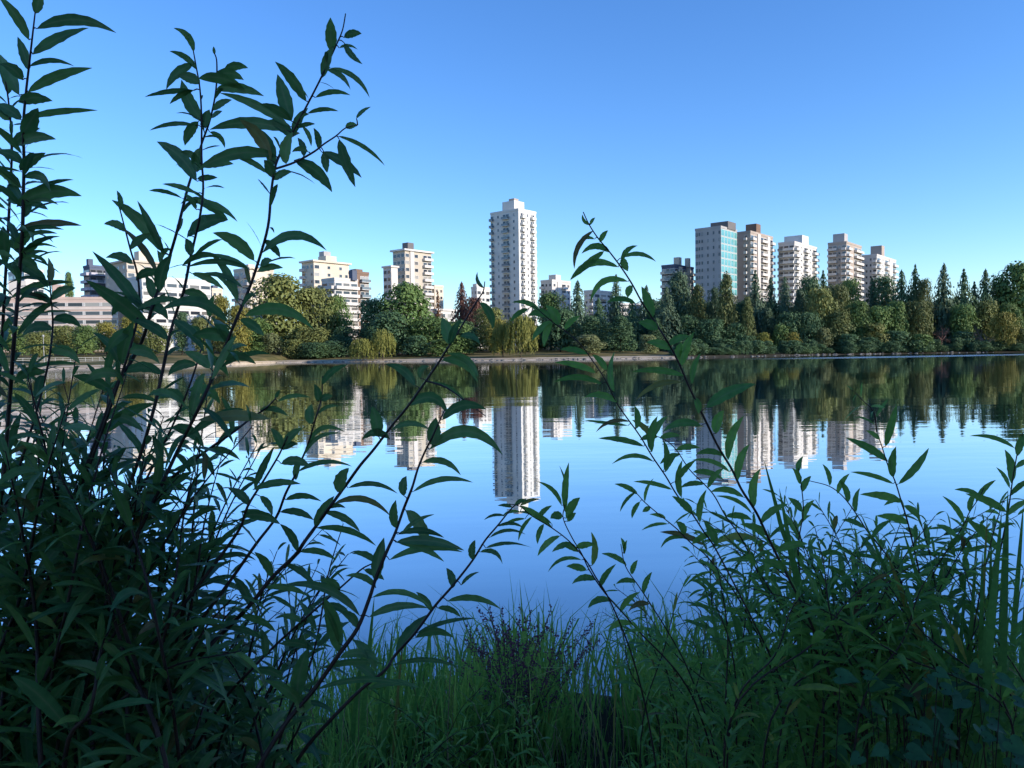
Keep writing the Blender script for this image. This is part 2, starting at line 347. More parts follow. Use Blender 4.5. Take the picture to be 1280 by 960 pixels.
building('white flat-roofed house seen through the conifers right of centre', B, 764, 775, 802, 381, 290, WHITE, 'w', 'WW', t=60, roof=.6, vis=400)
building('slate and cream block with a row of roof piers left of the teal tower', B, 827, 843, 867, 332, 330, SLATE, 'bgg', 'bpbpb', pent=((842, 852, 322, CREAM), (856, 863, 323, CREAM)), wm2=CREAM, vis=400)
building('grey concrete tower with a teal glass right side and angled dark roof', B, 869, 901, 921, 284, 318, GREY, 'Wwwswswsw', 'TTTTT', pent=((888, 920, 279, DARKROOF),), fh=3.0, vis=410, uw=UWD, wm2=TEAL)
building('tan concrete tower with brick block on top beside the teal tower', B, 920, 938, 966, 290, 332, TAN, 'wssbs', 'bWpbbpb', pent=((932, 951, 281, BROWN),), wm2=PALE, vis=410)
building('white tower with balconies all round and a thin roof slab, fourth from right', B, 973, 993, 1021, 303, 346, PALE, 'gbb', 'bwbwb', pent=((980, 1011, 296, WHITE),), wm2=WHITE, vis=410)
building('brown-grey balconied tower with a tall plain block on its roof, second from right', B, 1035, 1058, 1077, 303, 362, TAN, 'bbwb', 'bsbb', pent=((1041, 1060, 293, GREY),), wm2=PALE, vis=410)
building('last tower at right, lilac left side, pink block on its roof', B, 1076, 1096, 1120, 319, 382, PALE, 'bwwb', 'bwbpb', pent=((1088, 1106, 308, TAN),), wm2=WHITE, vis=410)
building('pale low block between the tan tower and the white slab at left', B, 330, 334, 350, 362, 330, WHITE, 's', 'WW', vis=400)
# ---------------------------------------------------------------- tree prototypes (unit height 1, unit width 1)
rt = random.Random(7); nr = np.random.default_rng(7)
def quads(cent, nrm, size, asp=1.6):
    n = len(cent); nrm = nrm/np.linalg.norm(nrm, axis=1)[:, None]
    ref = nr.normal(size=(n, 3)); u = np.cross(nrm, ref); u /= np.linalg.norm(u, axis=1)[:, None]; v = np.cross(nrm, u)
    a = u*(size*asp/2)[:, None]; b = v*(size/2)[:, None]
    V = np.stack([cent - a, cent - b*.8 + a*.1, cent + a, cent + b + a*.05], 1).reshape(-1, 3)
    return V
def lobed(profile, nl, per, lr, size, z0=.0, inner=.62, seed=1, up=.25):
    """clumps of leaves on lobes round a crown whose half width at height z is profile(z)"""
    global nr; nr = np.random.default_rng(seed); out = []
    for k in range(nl):
        z = z0 + (1-z0)*((k+.5)/nl*.96 + nr.uniform(-.03, .03)); pr = profile(z); a = k*2.39996 + nr.uniform(-.4, .4)
        rr = pr*nr.uniform(.35, 1.0)*(.95); R = lr*(.6 + .9*pr)*nr.uniform(.7, 1.25)
        c = np.array([math.cos(a)*rr*.75, math.sin(a)*rr*.75, min(z, 1-R*.55)])
        d = nr.normal(size=(per, 3)); d /= np.linalg.norm(d, axis=1)[:, None]
        d[:, 2] = np.where(d[:, 2] < -.4, -d[:, 2], d[:, 2])
        rad = R*nr.uniform(inner, 1.05, per)
        p = c + d*rad[:, None]*np.array([1.1, 1.1, .8])
        out.append(quads(p, d + nr.normal(size=(per, 3))*.32 + np.array([0, 0, up]), size*nr.uniform(.6, 1.4, per)))
    return np.concatenate(out)
def conifer(levels, nb, droop, size, seed, rag=.25, base=.05, pw=.85):
    global nr; nr = np.random.default_rng(seed); cs, ns, ss = [], [], []
    for k in range(levels):
        f = (k + nr.uniform(0, .7))/levels; z = base + (1-base)*f; r0 = .5*min(1, (1-f)/.42)**pw*(.82 + .18*min(1, (1-f)/.8)) + .012
        if nr.random() < .1: r0 *= .75
        for j in range(nb):
            a = nr.uniform(0, 6.283); r = r0*nr.uniform(1-rag, 1.08); st = max(3, int(r*14))
            for i in range(st):
                g = (i+.7)/st; cs.append((math.cos(a)*r*g, math.sin(a)*r*g, z - droop*r*g*g + .25*droop*r*g + nr.uniform(-.008, .008)))
                ns.append((math.cos(a)*.85 + nr.normal()*.4, math.sin(a)*.85 + nr.normal()*.4, .55)); ss.append(size*nr.uniform(.7, 1.3)*(.5+.75*(1-f)))
    cs.append((0, 0, .995)); ns.append((1, 0, 0)); ss.append(size*.6)
    return quads(np.array(cs), np.array(ns), np.array(ss), 1.9)
def willow(seed, n=190):
    global nr; nr = np.random.default_rng(seed); cs, ns, ss = [], [], []
    for k in range(n):
        a = nr.uniform(0, 6.283); rr = .5*math.sqrt(nr.uniform(.02, 1)); top = .55 + .45*math.sqrt(max(0, 1-(rr/.5)**2))*nr.uniform(.8, 1.0)
        bot = nr.uniform(.03, .45) if rr > .25 else nr.uniform(.3, .6); L = top - bot; m = int(10 + L*16)
        for i in range(m):
            g = i/m; s = rr*(1 + .18*g)
            cs.append((math.cos(a)*s + nr.normal()*.012, math.sin(a)*s + nr.normal()*.012, top - L*g)); ns.append((math.cos(a) + nr.normal()*.5, math.sin(a) + nr.normal()*.5, .35*(1-g))); ss.append(nr.uniform(.018, .034))
    c, nn, s = np.array(cs), np.array(ns), np.array(ss); nn /= np.linalg.norm(nn, axis=1)[:, None]
    v = np.tile([0, 0, 1.], (len(c), 1)) + nr.normal(size=c.shape)*.25; u = np.cross(nn, v); u /= np.linalg.norm(u, axis=1)[:, None]
    a = v*(s*1.3)[:, None]; b = u*(s*.55)[:, None]
    return np.stack([c-a, c-b, c+a, c+b], 1).reshape(-1, 3)
def fmesh(name, V):
    n = len(V)//4; return mesh(name, V.tolist(), np.arange(n*4).reshape(-1, 4).tolist(), PLACE)
PLACE = mat('leaf_placeholder', (.05, .08, .03))
rnd_prof = lambda z: .5*max(0., 1-((z-.52)/.52)**2)**.5
wide_prof = lambda z: .5*max(0., 1-((z-.42)/.6)**2)**.55
col_prof = lambda z: .5*min(1, (1.02-z)*1.7)**.75*min(1, .55+z*2)
cone_prof = lambda z: .5*max(.03, (1-z))**.7
shrub_prof = lambda z: .5*max(0., 1-(max(0, z-.2)/.85)**2)**.5
PROTO = {
 'broad': [fmesh('crown', lobed(rnd_prof, 34, 150, .24, .036, .10, seed=s)) for s in (1, 2, 3)],
 'wide': [fmesh('crown', lobed(wide_prof, 44, 150, .20, .034, .05, seed=s)) for s in (4, 5)],
 'column': [fmesh('crown', lobed(col_prof, 46, 110, .19, .030, .03, seed=s)) for s in (6, 7)],
 'cedar': [fmesh('crown', lobed(cone_prof, 60, 80, .17, .027, .03, seed=s, up=-.1)) for s in (8, 9)],
 'fir': [fmesh('crown', conifer(34, 17, .42, .046, s, .30, .04, .85)) for s in (10, 11)],
 'thin': [fmesh('crown', conifer(26, 12, .5, .046, s, .5, .06, .95)) for s in (12, 13)],
 'willow': [fmesh('crown', willow(s)) for s in (14, 15)],
 'shrub': [fmesh('crown', lobed(shrub_prof, 22, 110, .26, .050, .05, seed=s)) for s in (16, 17)],
}
def trunk_mesh(h, limbs, seed):
    r = random.Random(seed); b = MB()
    b.tube([(0, 0, -.03), (.004, .003, h*.4), (-.004, .006, h*.75), (0, 0, h)], [.028, .02, .014, .004], 7)
    for k in range(limbs):
        a = r.uniform(0, 6.28); z = h*r.uniform(.3, .75); L = r.uniform(.15, .3)
        d = Vector((math.cos(a), math.sin(a), r.uniform(.5, 1.1)))*L
        b.tube([(0, 0, z), Vector((0, 0, z)) + d*.5 + Vector((0, 0, .01)), Vector((0, 0, z)) + d], [.011, .007, .002], 5)
    return b.mesh('trunk', [BARK], True)
BARK = mat('bark', (.085, .068, .052), .9, .1, (9, (.05, .04, .03)))
BARKG = mat('bark_grey', (.20, .165, .15), .9, .1, (9, (.14, .115, .10)))
TRUNK_B = [trunk_mesh(.72, 6, s) for s in (1, 2)]; TRUNK_C = trunk_mesh(.93, 0, 3)
def bare_mesh(seed):
    r = random.Random(seed); b = MB()
    def grow(p, d, L, rad, k):
        q = p + d*L*.5 + Vector((r.uniform(-1, 1), r.uniform(-1, 1), r.uniform(-.5, 1)))*L*.06; e = p + d*L
        b.tube([p, q, e], [rad, rad*.8, rad*.55], 4 if k < 3 else 3)
        if k == 5: return
        for _ in range(3 if k else 5):
            g = r.uniform(.45, 1.0); nd = (d + Vector((r.gauss(0, .55), r.gauss(0, .55), r.gauss(.05, .4)))).normalized()
            grow(p + d*L*g, nd, L*r.uniform(.55, .78), rad*.52, k+1)
    grow(Vector((0, 0, -.02)), Vector((0, 0, 1)), .30, .024, 0)
    return b
BARE = [bare_mesh(s) for s in (3, 5)]
BARE = [b.mesh('branches', [BARKG]) for b in BARE]
def fol(name, c, k, tr=.22):
    return mat(name, c, .65, .25, (.35, k, 3), trans=tr, rand=.14)
G = {
 'dark': fol('foliage_dark', (0.055, 0.112, 0.055), (0.104, 0.178, 0.073)),
 'fir': fol('foliage_fir', (0.064, 0.115, 0.070), (0.115, 0.167, 0.080)),
 'mid': fol('foliage_mid', (0.092, 0.163, 0.048), (0.163, 0.228, 0.066)),
 'olive': fol('foliage_olive', (0.139, 0.168, 0.052), (0.226, 0.226, 0.067)),
 'yellow': fol('foliage_yellow', (0.177, 0.171, 0.037), (0.240, 0.209, 0.045)),
 'willow': fol('foliage_willow', (0.190, 0.209, 0.045), (0.291, 0.278, 0.070), .3),
 'red': fol('foliage_red', (0.118, 0.057, 0.044), (0.195, 0.088, 0.057)),
 'rust': fol('foliage_rust', (0.158, 0.079, 0.040), (0.211, 0.112, 0.053)),
 'sage': fol('foliage_sage', (0.144, 0.172, 0.071), (0.230, 0.245, 0.108)),
 'cedar': fol('foliage_cedar', (0.096, 0.128, 0.044), (0.170, 0.180, 0.060)),
}
def tree(kind, m, px, top, hw, D, label, group=None, cat='tree', zoff=0, name=None):
    p = P(px, top, D); z0 = zg(p.x, D) + zoff; h = p.z - z0; W = 2*hw*D/FPX*(1.3 if kind in ('fir', 'thin') else 1.08)
    nm = name or {'broad': 'broadleaf_tree', 'wide': 'broadleaf_tree', 'column': 'conifer_tree', 'cedar': 'cedar_tree', 'fir': 'fir_tree', 'thin': 'fir_tree', 'willow': 'willow_tree', 'shrub': 'shrub', 'bare': 'bare_tree'}[kind]
    root = thing(nm, label, cat, (p.x, D, z0), group)
    rz = rt.uniform(0, 6.28)
    def part(n, me, sc, mm=None):
        o = bpy.data.objects.new(n, me); C.objects.link(o); o.parent = root; o.scale = sc; o.rotation_euler = (0, 0, rz)
        if mm: o.material_slots[0].link = 'OBJECT'; o.material_slots[0].material = mm
        return o
    if kind == 'bare':
        part('branches', rt.choice(BARE), (W*1.0, W*1.0, h*1.02), m if isinstance(m, bpy.types.Material) else None); return root
    pw = W*1.0; part('crown', rt.choice(PROTO[kind]), (pw, pw, h), G[m])
    tm = TRUNK_C if kind in ('fir', 'thin', 'cedar', 'column') else rt.choice(TRUNK_B)
    part('trunk' if kind != 'shrub' else 'stem', tm, (h*.7, h*.7, h)); return root
T = tree
# left shore
T('thin', 'dark', 65, 345, 5, 330, 'narrower of two poplar tops above the pink low-rise roof', name='poplar_tree')
T('column', 'mid', 86, 342, 9, 330, 'wider poplar top above the pink low-rise roof', name='poplar_tree')
for px, top, hw, D, m, lab in (
 (18, 408, 20, 215, 'mid', 'green tree below the pink low-rise at the left photo edge'),
 (48, 416, 16, 205, 'olive', 'olive tree beside the lamp post on the left shore'),
 (78, 408, 18, 225, 'olive', 'low round tree below the middle of the pink low-rise'),
 (104, 408, 16, 215, 'mid', 'green tree below the right half of the pink low-rise'),
 (132, 404, 14, 228, 'yellow', 'yellow-green tree below the right end of the pink low-rise'),
 (165, 397, 15, 220, 'yellow', 'bright yellow tree under the lilac end wall'),
 (196, 408, 16, 215, 'olive', 'olive tree left of the dark bush under the white slab'),
 (226, 392, 9, 225, 'dark', 'small dark round tree against the white slab front'),
 (250, 398, 12, 225, 'olive', 'olive tree under the right end of the white slab'),
 (275, 372, 14, 240, 'yellow', 'tall yellow tree right of the white slab'),
 (298, 384, 15, 238, 'yellow', 'yellow-green tree just left of the big round tree')):
    T('broad', m, px, top, hw, D, lab)
T('wide', 'olive', 352, 347, 40, 262, 'largest round olive-green tree, in front of the stepped cream tower')
T('broad', 'olive', 392, 362, 26, 268, 'round olive tree overlapping the right side of the largest round tree')
T('broad', 'mid', 420, 372, 17, 272, 'dark green tree below the low terraced balconies')
T('wide', 'mid', 318, 398, 24, 248, 'green tree at the left foot of the largest round tree')
T('wide', 'olive', 385, 410, 32, 252, 'low olive growth under the two round trees')
for px, top, hw, D, m, lab in (
 (338, 418, 15, 244, 'sage', 'pale sage bush at the waterline below the largest round tree'),
 (322, 428, 10, 242, 'mid', 'small green bush left of the pale sage bush'),
 (365, 425, 14, 243, 'olive', 'olive bush right of the pale sage bush'),
 (286, 425, 14, 236, 'cedar', 'brownish bush at the waterline left of the pale sage bush'),
 (418, 426, 16, 246, 'dark', 'dark bush left of the two little willows'),
 (440, 424, 10, 250, 'dark', 'dark bush behind the shorter little willow')):
    T('shrub', m, px, top, hw, D, lab, cat='bush')
T('willow', 'willow', 453, 422, 15, 222, 'shorter of two little yellow willows on the sand')
T('willow', 'willow', 478, 410, 14, 224, 'taller of two little yellow willows on the sand')
T('broad', 'dark', 466, 376, 20, 262, 'dark tree left of the big green tree near the little willows')
T('wide', 'mid', 508, 357, 38, 256, 'big green tree in front of the beige tower')
T('broad', 'dark', 488, 392, 26, 246, 'dark green lower tree in front of the big green tree')
T('broad', 'mid', 540, 398, 24, 246, 'mid green tree below the small red tree')
T('wide', 'mid', 575, 405, 24, 244, 'green round tree at the shore below the red conifer')
T('shrub', 'dark', 520, 420, 18, 238, 'dark bush at the shore right of the little willows', cat='bush')
T('shrub', 'mid', 552, 424, 17, 236, 'green bush at the shore below the low white building', cat='bush')
T('thin', 'rust', 547, 362, 9, 300, 'small rust-red tree right of the beige tower', name='red_tree')
T('fir', 'red', 577, 352, 16, 286, 'dark red conifer left of the tall white tower')
T('broad', 'red', 592, 374, 14, 280, 'dark red tree leaning right of the red conifer')
T('broad', 'olive', 612, 386, 20, 262, 'olive tree at the left foot of the tall white tower')
T('broad', 'yellow', 622, 400, 16, 240, 'yellow-green tree left of the large weeping willow')
T('willow', 'willow', 650, 391, 19, 216, 'large bright weeping willow below the tall white tower')
T('willow', 'willow', 628, 402, 13, 220, 'smaller weeping willow touching the left of the large one')
T('broad', 'mid', 688, 368, 19, 268, 'green tree below the low stepped cream tower')
T('broad', 'dark', 700, 388, 24, 250, 'dark tree right of the large weeping willow')
T('fir', 'fir', 722, 350, 17, 262, 'tall broad fir right of the low stepped cream tower')
T('fir', 'dark', 748, 372, 15, 262, 'dark fir under the pale low-rise near the willow tip')
T('fir', 'fir', 770, 343, 14, 270, 'slim fir right of the pale low-rise')
T('fir', 'dark', 790, 374, 15, 255, 'dark fir in front of the white flat-roofed house')
T('fir', 'fir', 808, 356, 14, 275, 'thin fir spire left of the slate and cream block')
T('cedar', 'dark', 738, 395, 30, 245, 'dark spreading cedar over the brown lawn right of centre')
T('cedar', 'dark', 775, 395, 28, 240, 'dark low cedar behind the two pale low trees')
T('wide', 'sage', 735, 419, 20, 226, 'pale low spreading tree on the lawn right of the large willow')
T('wide', 'sage', 811, 419, 14, 228, 'small pale spreading tree left of the forest edge')
T('column', 'fir', 848, 342, 24, 262, 'broad dark conifer in front of the slate and cream block')
T('fir', 'fir', 833, 358, 18, 250, 'dark fir at the left edge of the forest')
T('column', 'cedar', 872, 358, 15, 255, 'olive columnar conifer under the grey concrete wall')
T('column', 'cedar', 908, 343, 17, 248, 'dense golden-sided columnar conifer under the teal glass')
T('column', 'fir', 893, 360, 13, 256, 'dark columnar conifer left of the golden-sided one')
T('cedar', 'cedar', 934, 371, 14, 245, 'smaller pointed cedar right of the golden-sided conifer')
T('fir', 'fir', 944, 338, 15, 262, 'tall fir in front of the tan concrete tower')
T('fir', 'fir', 963, 346, 13, 264, 'fir right of the tan concrete tower foot')
T('fir', 'fir', 981, 345, 15, 262, 'fir at the left foot of the white balconied tower')
T('cedar', 'fir', 1000, 362, 17, 258, 'cedar below the white balconied tower')
T('broad', 'dark', 1012, 348, 15, 275, 'dark round treetop right of the white balconied tower foot')
T('fir', 'dark', 1029, 338, 13, 280, 'thin dark spire between the two right-hand balconied towers')
T('broad', 'olive', 1026, 363, 18, 252, 'olive round tree lit from the right in the forest middle')
T('broad', 'cedar', 1046, 358, 16, 262, 'brownish-olive tree under the brown-grey tower')
T('broad', 'mid', 1062, 352, 16, 275, 'green round treetop under the brown-grey tower')
T('fir', 'fir', 1090, 346, 14, 272, 'fir at the left foot of the last tower')
T('broad', 'dark', 1106, 348, 16, 270, 'dark round treetop at the foot of the last tower')
T('fir', 'dark', 1127, 337, 16, 262, 'first dark fir right of the last tower')
T('fir', 'dark', 1144, 331, 15, 262, 'thin tall fir, second right of the last tower')
T('broad', 'cedar', 1155, 352, 10, 258, 'brownish tree between thin fir and the big pointed fir')
T('fir', 'fir', 1180, 329, 17, 258, 'big regular pointed fir at right, tallest of its row')
T('fir', 'dark', 1205, 336, 16, 262, 'ragged thin fir right of the big pointed fir')
T('fir', 'dark', 1232, 336, 16, 262, 'dark fir left of the broad tree at the right edge')
T('fir', 'dark', 1218, 352, 13, 266, 'short thin fir between two taller ones at right')
T('wide', 'mid', 1272, 332, 30, 262, 'large broad tree cut by the right photo edge')
T('broad', 'dark', 1250, 352, 14, 266, 'dark round tree left of the large broad one at the right edge')
for px, top, hw, D, m, kind, lab in (
 (960, 385, 15, 250, 'fir', 'cedar', 'short cedar in the second row under the tan tower'),
 (985, 392, 17, 248, 'dark', 'broad', 'dark round tree in the second row under the white balconied tower'),
 (1010, 392, 15, 247, 'dark', 'broad', 'dark tree left of the lit sage bush'),
 (1048, 390, 17, 248, 'cedar', 'broad', 'brownish-olive tree right of the lit sage bush'),
 (1072, 378, 16, 250, 'mid', 'broad', 'green tree in the second row under the last tower'),
 (1098, 385, 18, 250, 'mid', 'broad', 'green tree left of the lime-topped tree'),
 (1122, 378, 15, 250, 'mid', 'wide', 'lime-topped round tree in the second row at right'),
 (1148, 378, 16, 250, 'cedar', 'broad', 'olive-brown tree behind the pinkish bare tree on its left'),
 (1203, 382, 16, 252, 'mid', 'broad', 'green tree behind the gap between the two bare trees'),
 (1232, 378, 17, 254, 'olive', 'wide', 'flat-topped olive tree behind the grey bare tree'),
 (1262, 380, 16, 254, 'mid', 'wide', 'flat green tree right behind the yellow round tree'),
 (860, 396, 18, 250, 'dark', 'broad', 'dark tree in the second row at the forest left end'),
 (890, 400, 18, 246, 'dark', 'broad', 'dark tree below the golden-sided conifer'),
 (920, 405, 16, 246, 'dark', 'broad', 'dark tree below the smaller pointed cedar'),
 (820, 398, 16, 246, 'dark', 'cedar', 'dark cedar behind the small pale spreading tree')):
    T(kind, m, px, top, hw, D, lab)
for px, top, hw, D, m, lab in (
 (954, 416, 9, 243, 'willow', 'bright yellow-green bush at the water under the tan tower'),
 (976, 406, 11, 245, 'mid', 'round green bush left of the reddish-topped bush'),
 (990, 416, 10, 243, 'yellow', 'yellow bush with a reddish top near the water'),
 (1028, 411, 13, 244, 'sage', 'lit sage-green bush at the water in the forest middle'),
 (1060, 418, 15, 244, 'dark', 'dark bush right of the lit sage bush'),
 (1092, 405, 18, 246, 'olive', 'olive bush under the last tower'),
 (1085, 422, 16, 243, 'dark', 'dark low bush at the water under the last tower'),
 (1120, 414, 18, 245, 'dark', 'dark bush left of the pinkish bare tree'),
 (1150, 418, 14, 243, 'mid', 'green bush at the left foot of the pinkish bare tree'),
 (1205, 415, 15, 245, 'dark', 'dark bush between the pinkish and the grey bare tree'),
 (1274, 410, 12, 243, 'cedar', 'brown bush at the right photo edge by the water'),
 (905, 424, 16, 242, 'dark', 'dark low bush under the golden-sided conifer'),
 (935, 420, 13, 243, 'dark', 'dark bush left of the bright yellow-green bush'),
 (865, 424, 16, 240, 'dark', 'dark low bush at the left end of the forest shore'),
 (1008, 424, 10, 242, 'dark', 'dark bush between yellow bush and lit sage bush')):
    T('shrub', m, px, top, hw, D, lab, cat='bush')
PINKTW = mat('twig_pink', (.17, .095, .08), .9, .1, (3, (.12, .075, .06)))
T('bare', PINKTW, 1177, 386, 17, 243, 'pinkish bare tree in front of the big pointed fir')
T('bare', None, 1230, 391, 20, 243, 'grey bare tree left of the yellow round tree')
T('broad', 'yellow', 1255, 392, 14, 242, 'yellow round tree near the right edge by the water')
# deep woods behind the separate trees
def wood(name, spots, label, m):
    V = []
    for kind, x, y, h, W in spots:
        me = rt.choice(PROTO[kind]); a = np.empty(len(me.vertices)*3, np.float32); me.vertices.foreach_get('co', a); a = a.reshape(-1, 3)
        th = rt.uniform(0, 6.28); c, s = math.cos(th), math.sin(th)
        b = np.stack([(a[:, 0]*c - a[:, 1]*s)*W + x, (a[:, 0]*s + a[:, 1]*c)*W + y, a[:, 2]*h + (zg(x, y) if y > 60 else zb(x, min(y, 0)))], 1); V.append(b)
    V = np.concatenate(V); n = len(V)//4
    return stuff(name, mesh(name, V.tolist(), np.arange(n*4).reshape(-1, 4).tolist(), m), label, 'woods')
sp = []
for k in range(70):
    px = rt.uniform(815, 1330); D = rt.uniform(262, 300); x = P(px, 400, D).x
    sp.append((rt.choice(['broad', 'cedar', 'broad']), x, D, rt.uniform(12, 18), rt.uniform(9, 12)))
for k in range(26):
    px = rt.uniform(430, 815); D = rt.uniform(255, 285); x = P(px, 400, D).x
    sp.append((rt.choice(['broad', 'shrub']), x, D, rt.uniform(7, 11), rt.uniform(8, 11)))
for k in range(24):
    px = rt.uniform(-60, 430); D = rt.uniform(238, 256); x = P(px, 400, D).x
    sp.append(('broad', x, D, rt.uniform(4, 7), rt.uniform(7, 10)))
wood('distant_woods', sp, 'dark undergrowth filling the gaps between the trees across the lake', G['dark'])
sp = []
for k in range(95):
    px = rt.uniform(835, 1320); D = shore_y(P(px, 430, 240).x) + rt.uniform(1.6, 6)
    sp.append(('shrub', P(px, 430, D).x, D, rt.uniform(1.2, 4.2), rt.uniform(3.0, 6.5)))
wood('shore_undergrowth', sp, 'dark low undergrowth along the shaded right shore', G['dark'])
# the woods of the near bank, behind and right of the viewer: they keep the evening sun off the plants in front
sp = []
for k in range(44):
    d = rt.uniform(20, 46); a = SUN_AZ + rt.uniform(-.5, .75); x, y = math.sin(a)*d, min(math.cos(a)*d, -4 - rt.random()*3)
    sp.append((rt.choice(['broad', 'wide', 'column', 'broad']), x, y, rt.uniform(15, 24), rt.uniform(9, 13)))
wood('near_woods', sp, 'tall shady woods on the near bank around the viewpoint', G['dark'])
# railing and lamp on the left shore
M_metal = mat('painted_metal', (.30, .30, .29), .5, .4)
def shore_rail():
    a, b_ = P(18, 452, 168), P(142, 449, 188)
    root = thing('railing', 'pale metal railing along the left shore under the low trees', 'railing', (a.x, a.y, 1.2))
    d = Vector((b_.x-a.x, b_.y-a.y, 0)); L = d.length; d.normalize(); n = 14
    for k in range(n):
        m = MB(); m.tube([d*L*k/(n-1) + Vector((0, 0, -.6)), d*L*k/(n-1) + Vector((0, 0, 1.1))], [.07, .06], 6); link('post', m.mesh('post', [M_metal]), root)
    for z in (1.08, .65, .25):
        m = MB(); m.box(Vector((0, -.04, z)), d*L, Vector((0, .08, 0)), Vector((0, 0, .08))); link('rail', m.mesh('rail', [M_metal]), root)
    nrm = Vector((-d.y, d.x, 0))
    w_ = MB(); w_.box(Vector((a.x, a.y, 0)) - d*60 - nrm*.5 + Vector((0, 0, -.6)), d*(L+60), nrm*.8, Vector((0, 0, 1.25)))
    tag(link('sea_wall', w_.mesh('sea_wall', [sand])), 'low stone wall under the pale railing on the left shore', 'wall')
    p = P(54, 420, 172); lr = thing('street_lamp', 'pale lamp post rising beside the railing on the left shore', 'lamp post', (p.x, p.y, 1.0))
    m = MB(); m.tube([(0, 0, -.5), (0, 0, 2.5), (0, 0, p.z-1.3)], [.10, .07, .06], 8); link('pole', m.mesh('pole', [M_metal], True), lr)
    m = MB(); m.tube([(0, 0, p.z-1.31), (0, 0, p.z-1.2), (0, 0, p.z-.9), (0, 0, p.z-.7)], [.08, .22, .26, .1], 10); link('lamp_head', m.mesh('lamp_head', [M_metal], True), lr)
shore_rail()
# ---------------------------------------------------------------- foreground plants
rf = random.Random(11)
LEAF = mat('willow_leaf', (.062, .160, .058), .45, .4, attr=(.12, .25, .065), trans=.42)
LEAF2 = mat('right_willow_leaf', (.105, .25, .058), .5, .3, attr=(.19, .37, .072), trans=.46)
STEM = mat('willow_stem', (.030, .018, .016), .6, .3, (40, (.055, .030, .024)))
def vz(v): return Vector(v)
def spline(pts, n=7):                    # Catmull-Rom through points
    out = []; q = [pts[0]*2 - pts[1]] + pts + [pts[-1]*2 - pts[-2]]
    for i in range(1, len(q)-2):
        a, b, c, d = q[i-1], q[i], q[i+1], q[i+2]
        for k in range(n):
            t = k/n
            out.append(.5*((2*b) + (c-a)*t + (2*a - 5*b + 4*c - d)*t*t + (3*b - a - 3*c + d)*t**3))
    out.append(pts[-1]); return out
class Leaves:
    def __init__(s): s.V = []; s.F = []; s.R = []; s.Q = []
    def leaf(s, B, Cc, T, wdir, w, fold=.18, twist=0., r=None, curl=0.):
        """quadratic bend from B over Cc to T; wdir: width direction; w: full width"""
        r = rf.random() if r is None else r; b = len(s.V); N = 12
        prev = None
        for i in range(N+1):
            t = i/N; p = B*(1-t)**2 + Cc*2*t*(1-t) + T*t*t
            tg = ((Cc-B)*(1-t) + (T-Cc)*t)
            if tg.length < 1e-9: tg = T-B
            tg.normalize(); wd = wdir - tg*wdir.dot(tg)
            wd = wd.normalized() if wd.length > 1e-6 else tg.orthogonal().normalized()
            nn = tg.cross(wd); a = twist*(t-.4); wd2 = wd*math.cos(a) + nn*math.sin(a); n2 = tg.cross(wd2)
            pr = (t**.72)*(1-t)**.95*2.5 + .025
            hw = .5*w*min(1., pr)*(1+.07*math.sin(i*2.4+r*20))
            up = fold*hw + .02*w*math.sin(i*1.9+r*9)
            s.V += [p - wd2*hw + n2*up, p, p + wd2*hw + n2*up*.9]; s.Q += [0., 1., 0.]
        for i in range(N):
            k = b + i*3; s.F += [(k, k+1, k+4, k+3), (k+1, k+2, k+5, k+4)]
        s.R += [r]*(N*2)
    def blade(s, pts, w0, n=None, r=None):   # grass or reed blade along points
        r = rf.random() if r is None else r; b = len(s.V); k = len(pts)
        wd = Vector((rf.uniform(-1, 1), rf.uniform(-.6, .6), 0)) if n is None else n
        wd.normalize()
        for i, p in enumerate(pts):
            t = i/(k-1); hw = .5*w0*min(1, .55 + t*1.5)*(1-t**3)**.8 + .0002
            s.V += [p - wd*hw, p + wd*hw]
        for i in range(k-1): s.F.append((b+2*i, b+2*i+1, b+2*i+3, b+2*i+2)); s.R.append(r)
    def mesh(s, name, m):
        me = mesh(name, s.V, s.F, m, None, True); at = me.attributes.new('leafrand', 'FLOAT', 'FACE')
        at.data.foreach_set('value', np.array(s.R, np.float32))
        rb_ = me.attributes.new('rib', 'FLOAT', 'POINT'); rb_.data.foreach_set('value', np.array(s.Q + [0.]*(len(s.V)-len(s.Q)), np.float32)); return me
VIEW = Vector((0, 0, EYE))
def ground(x, y): return max(zb(x, y), -.25)
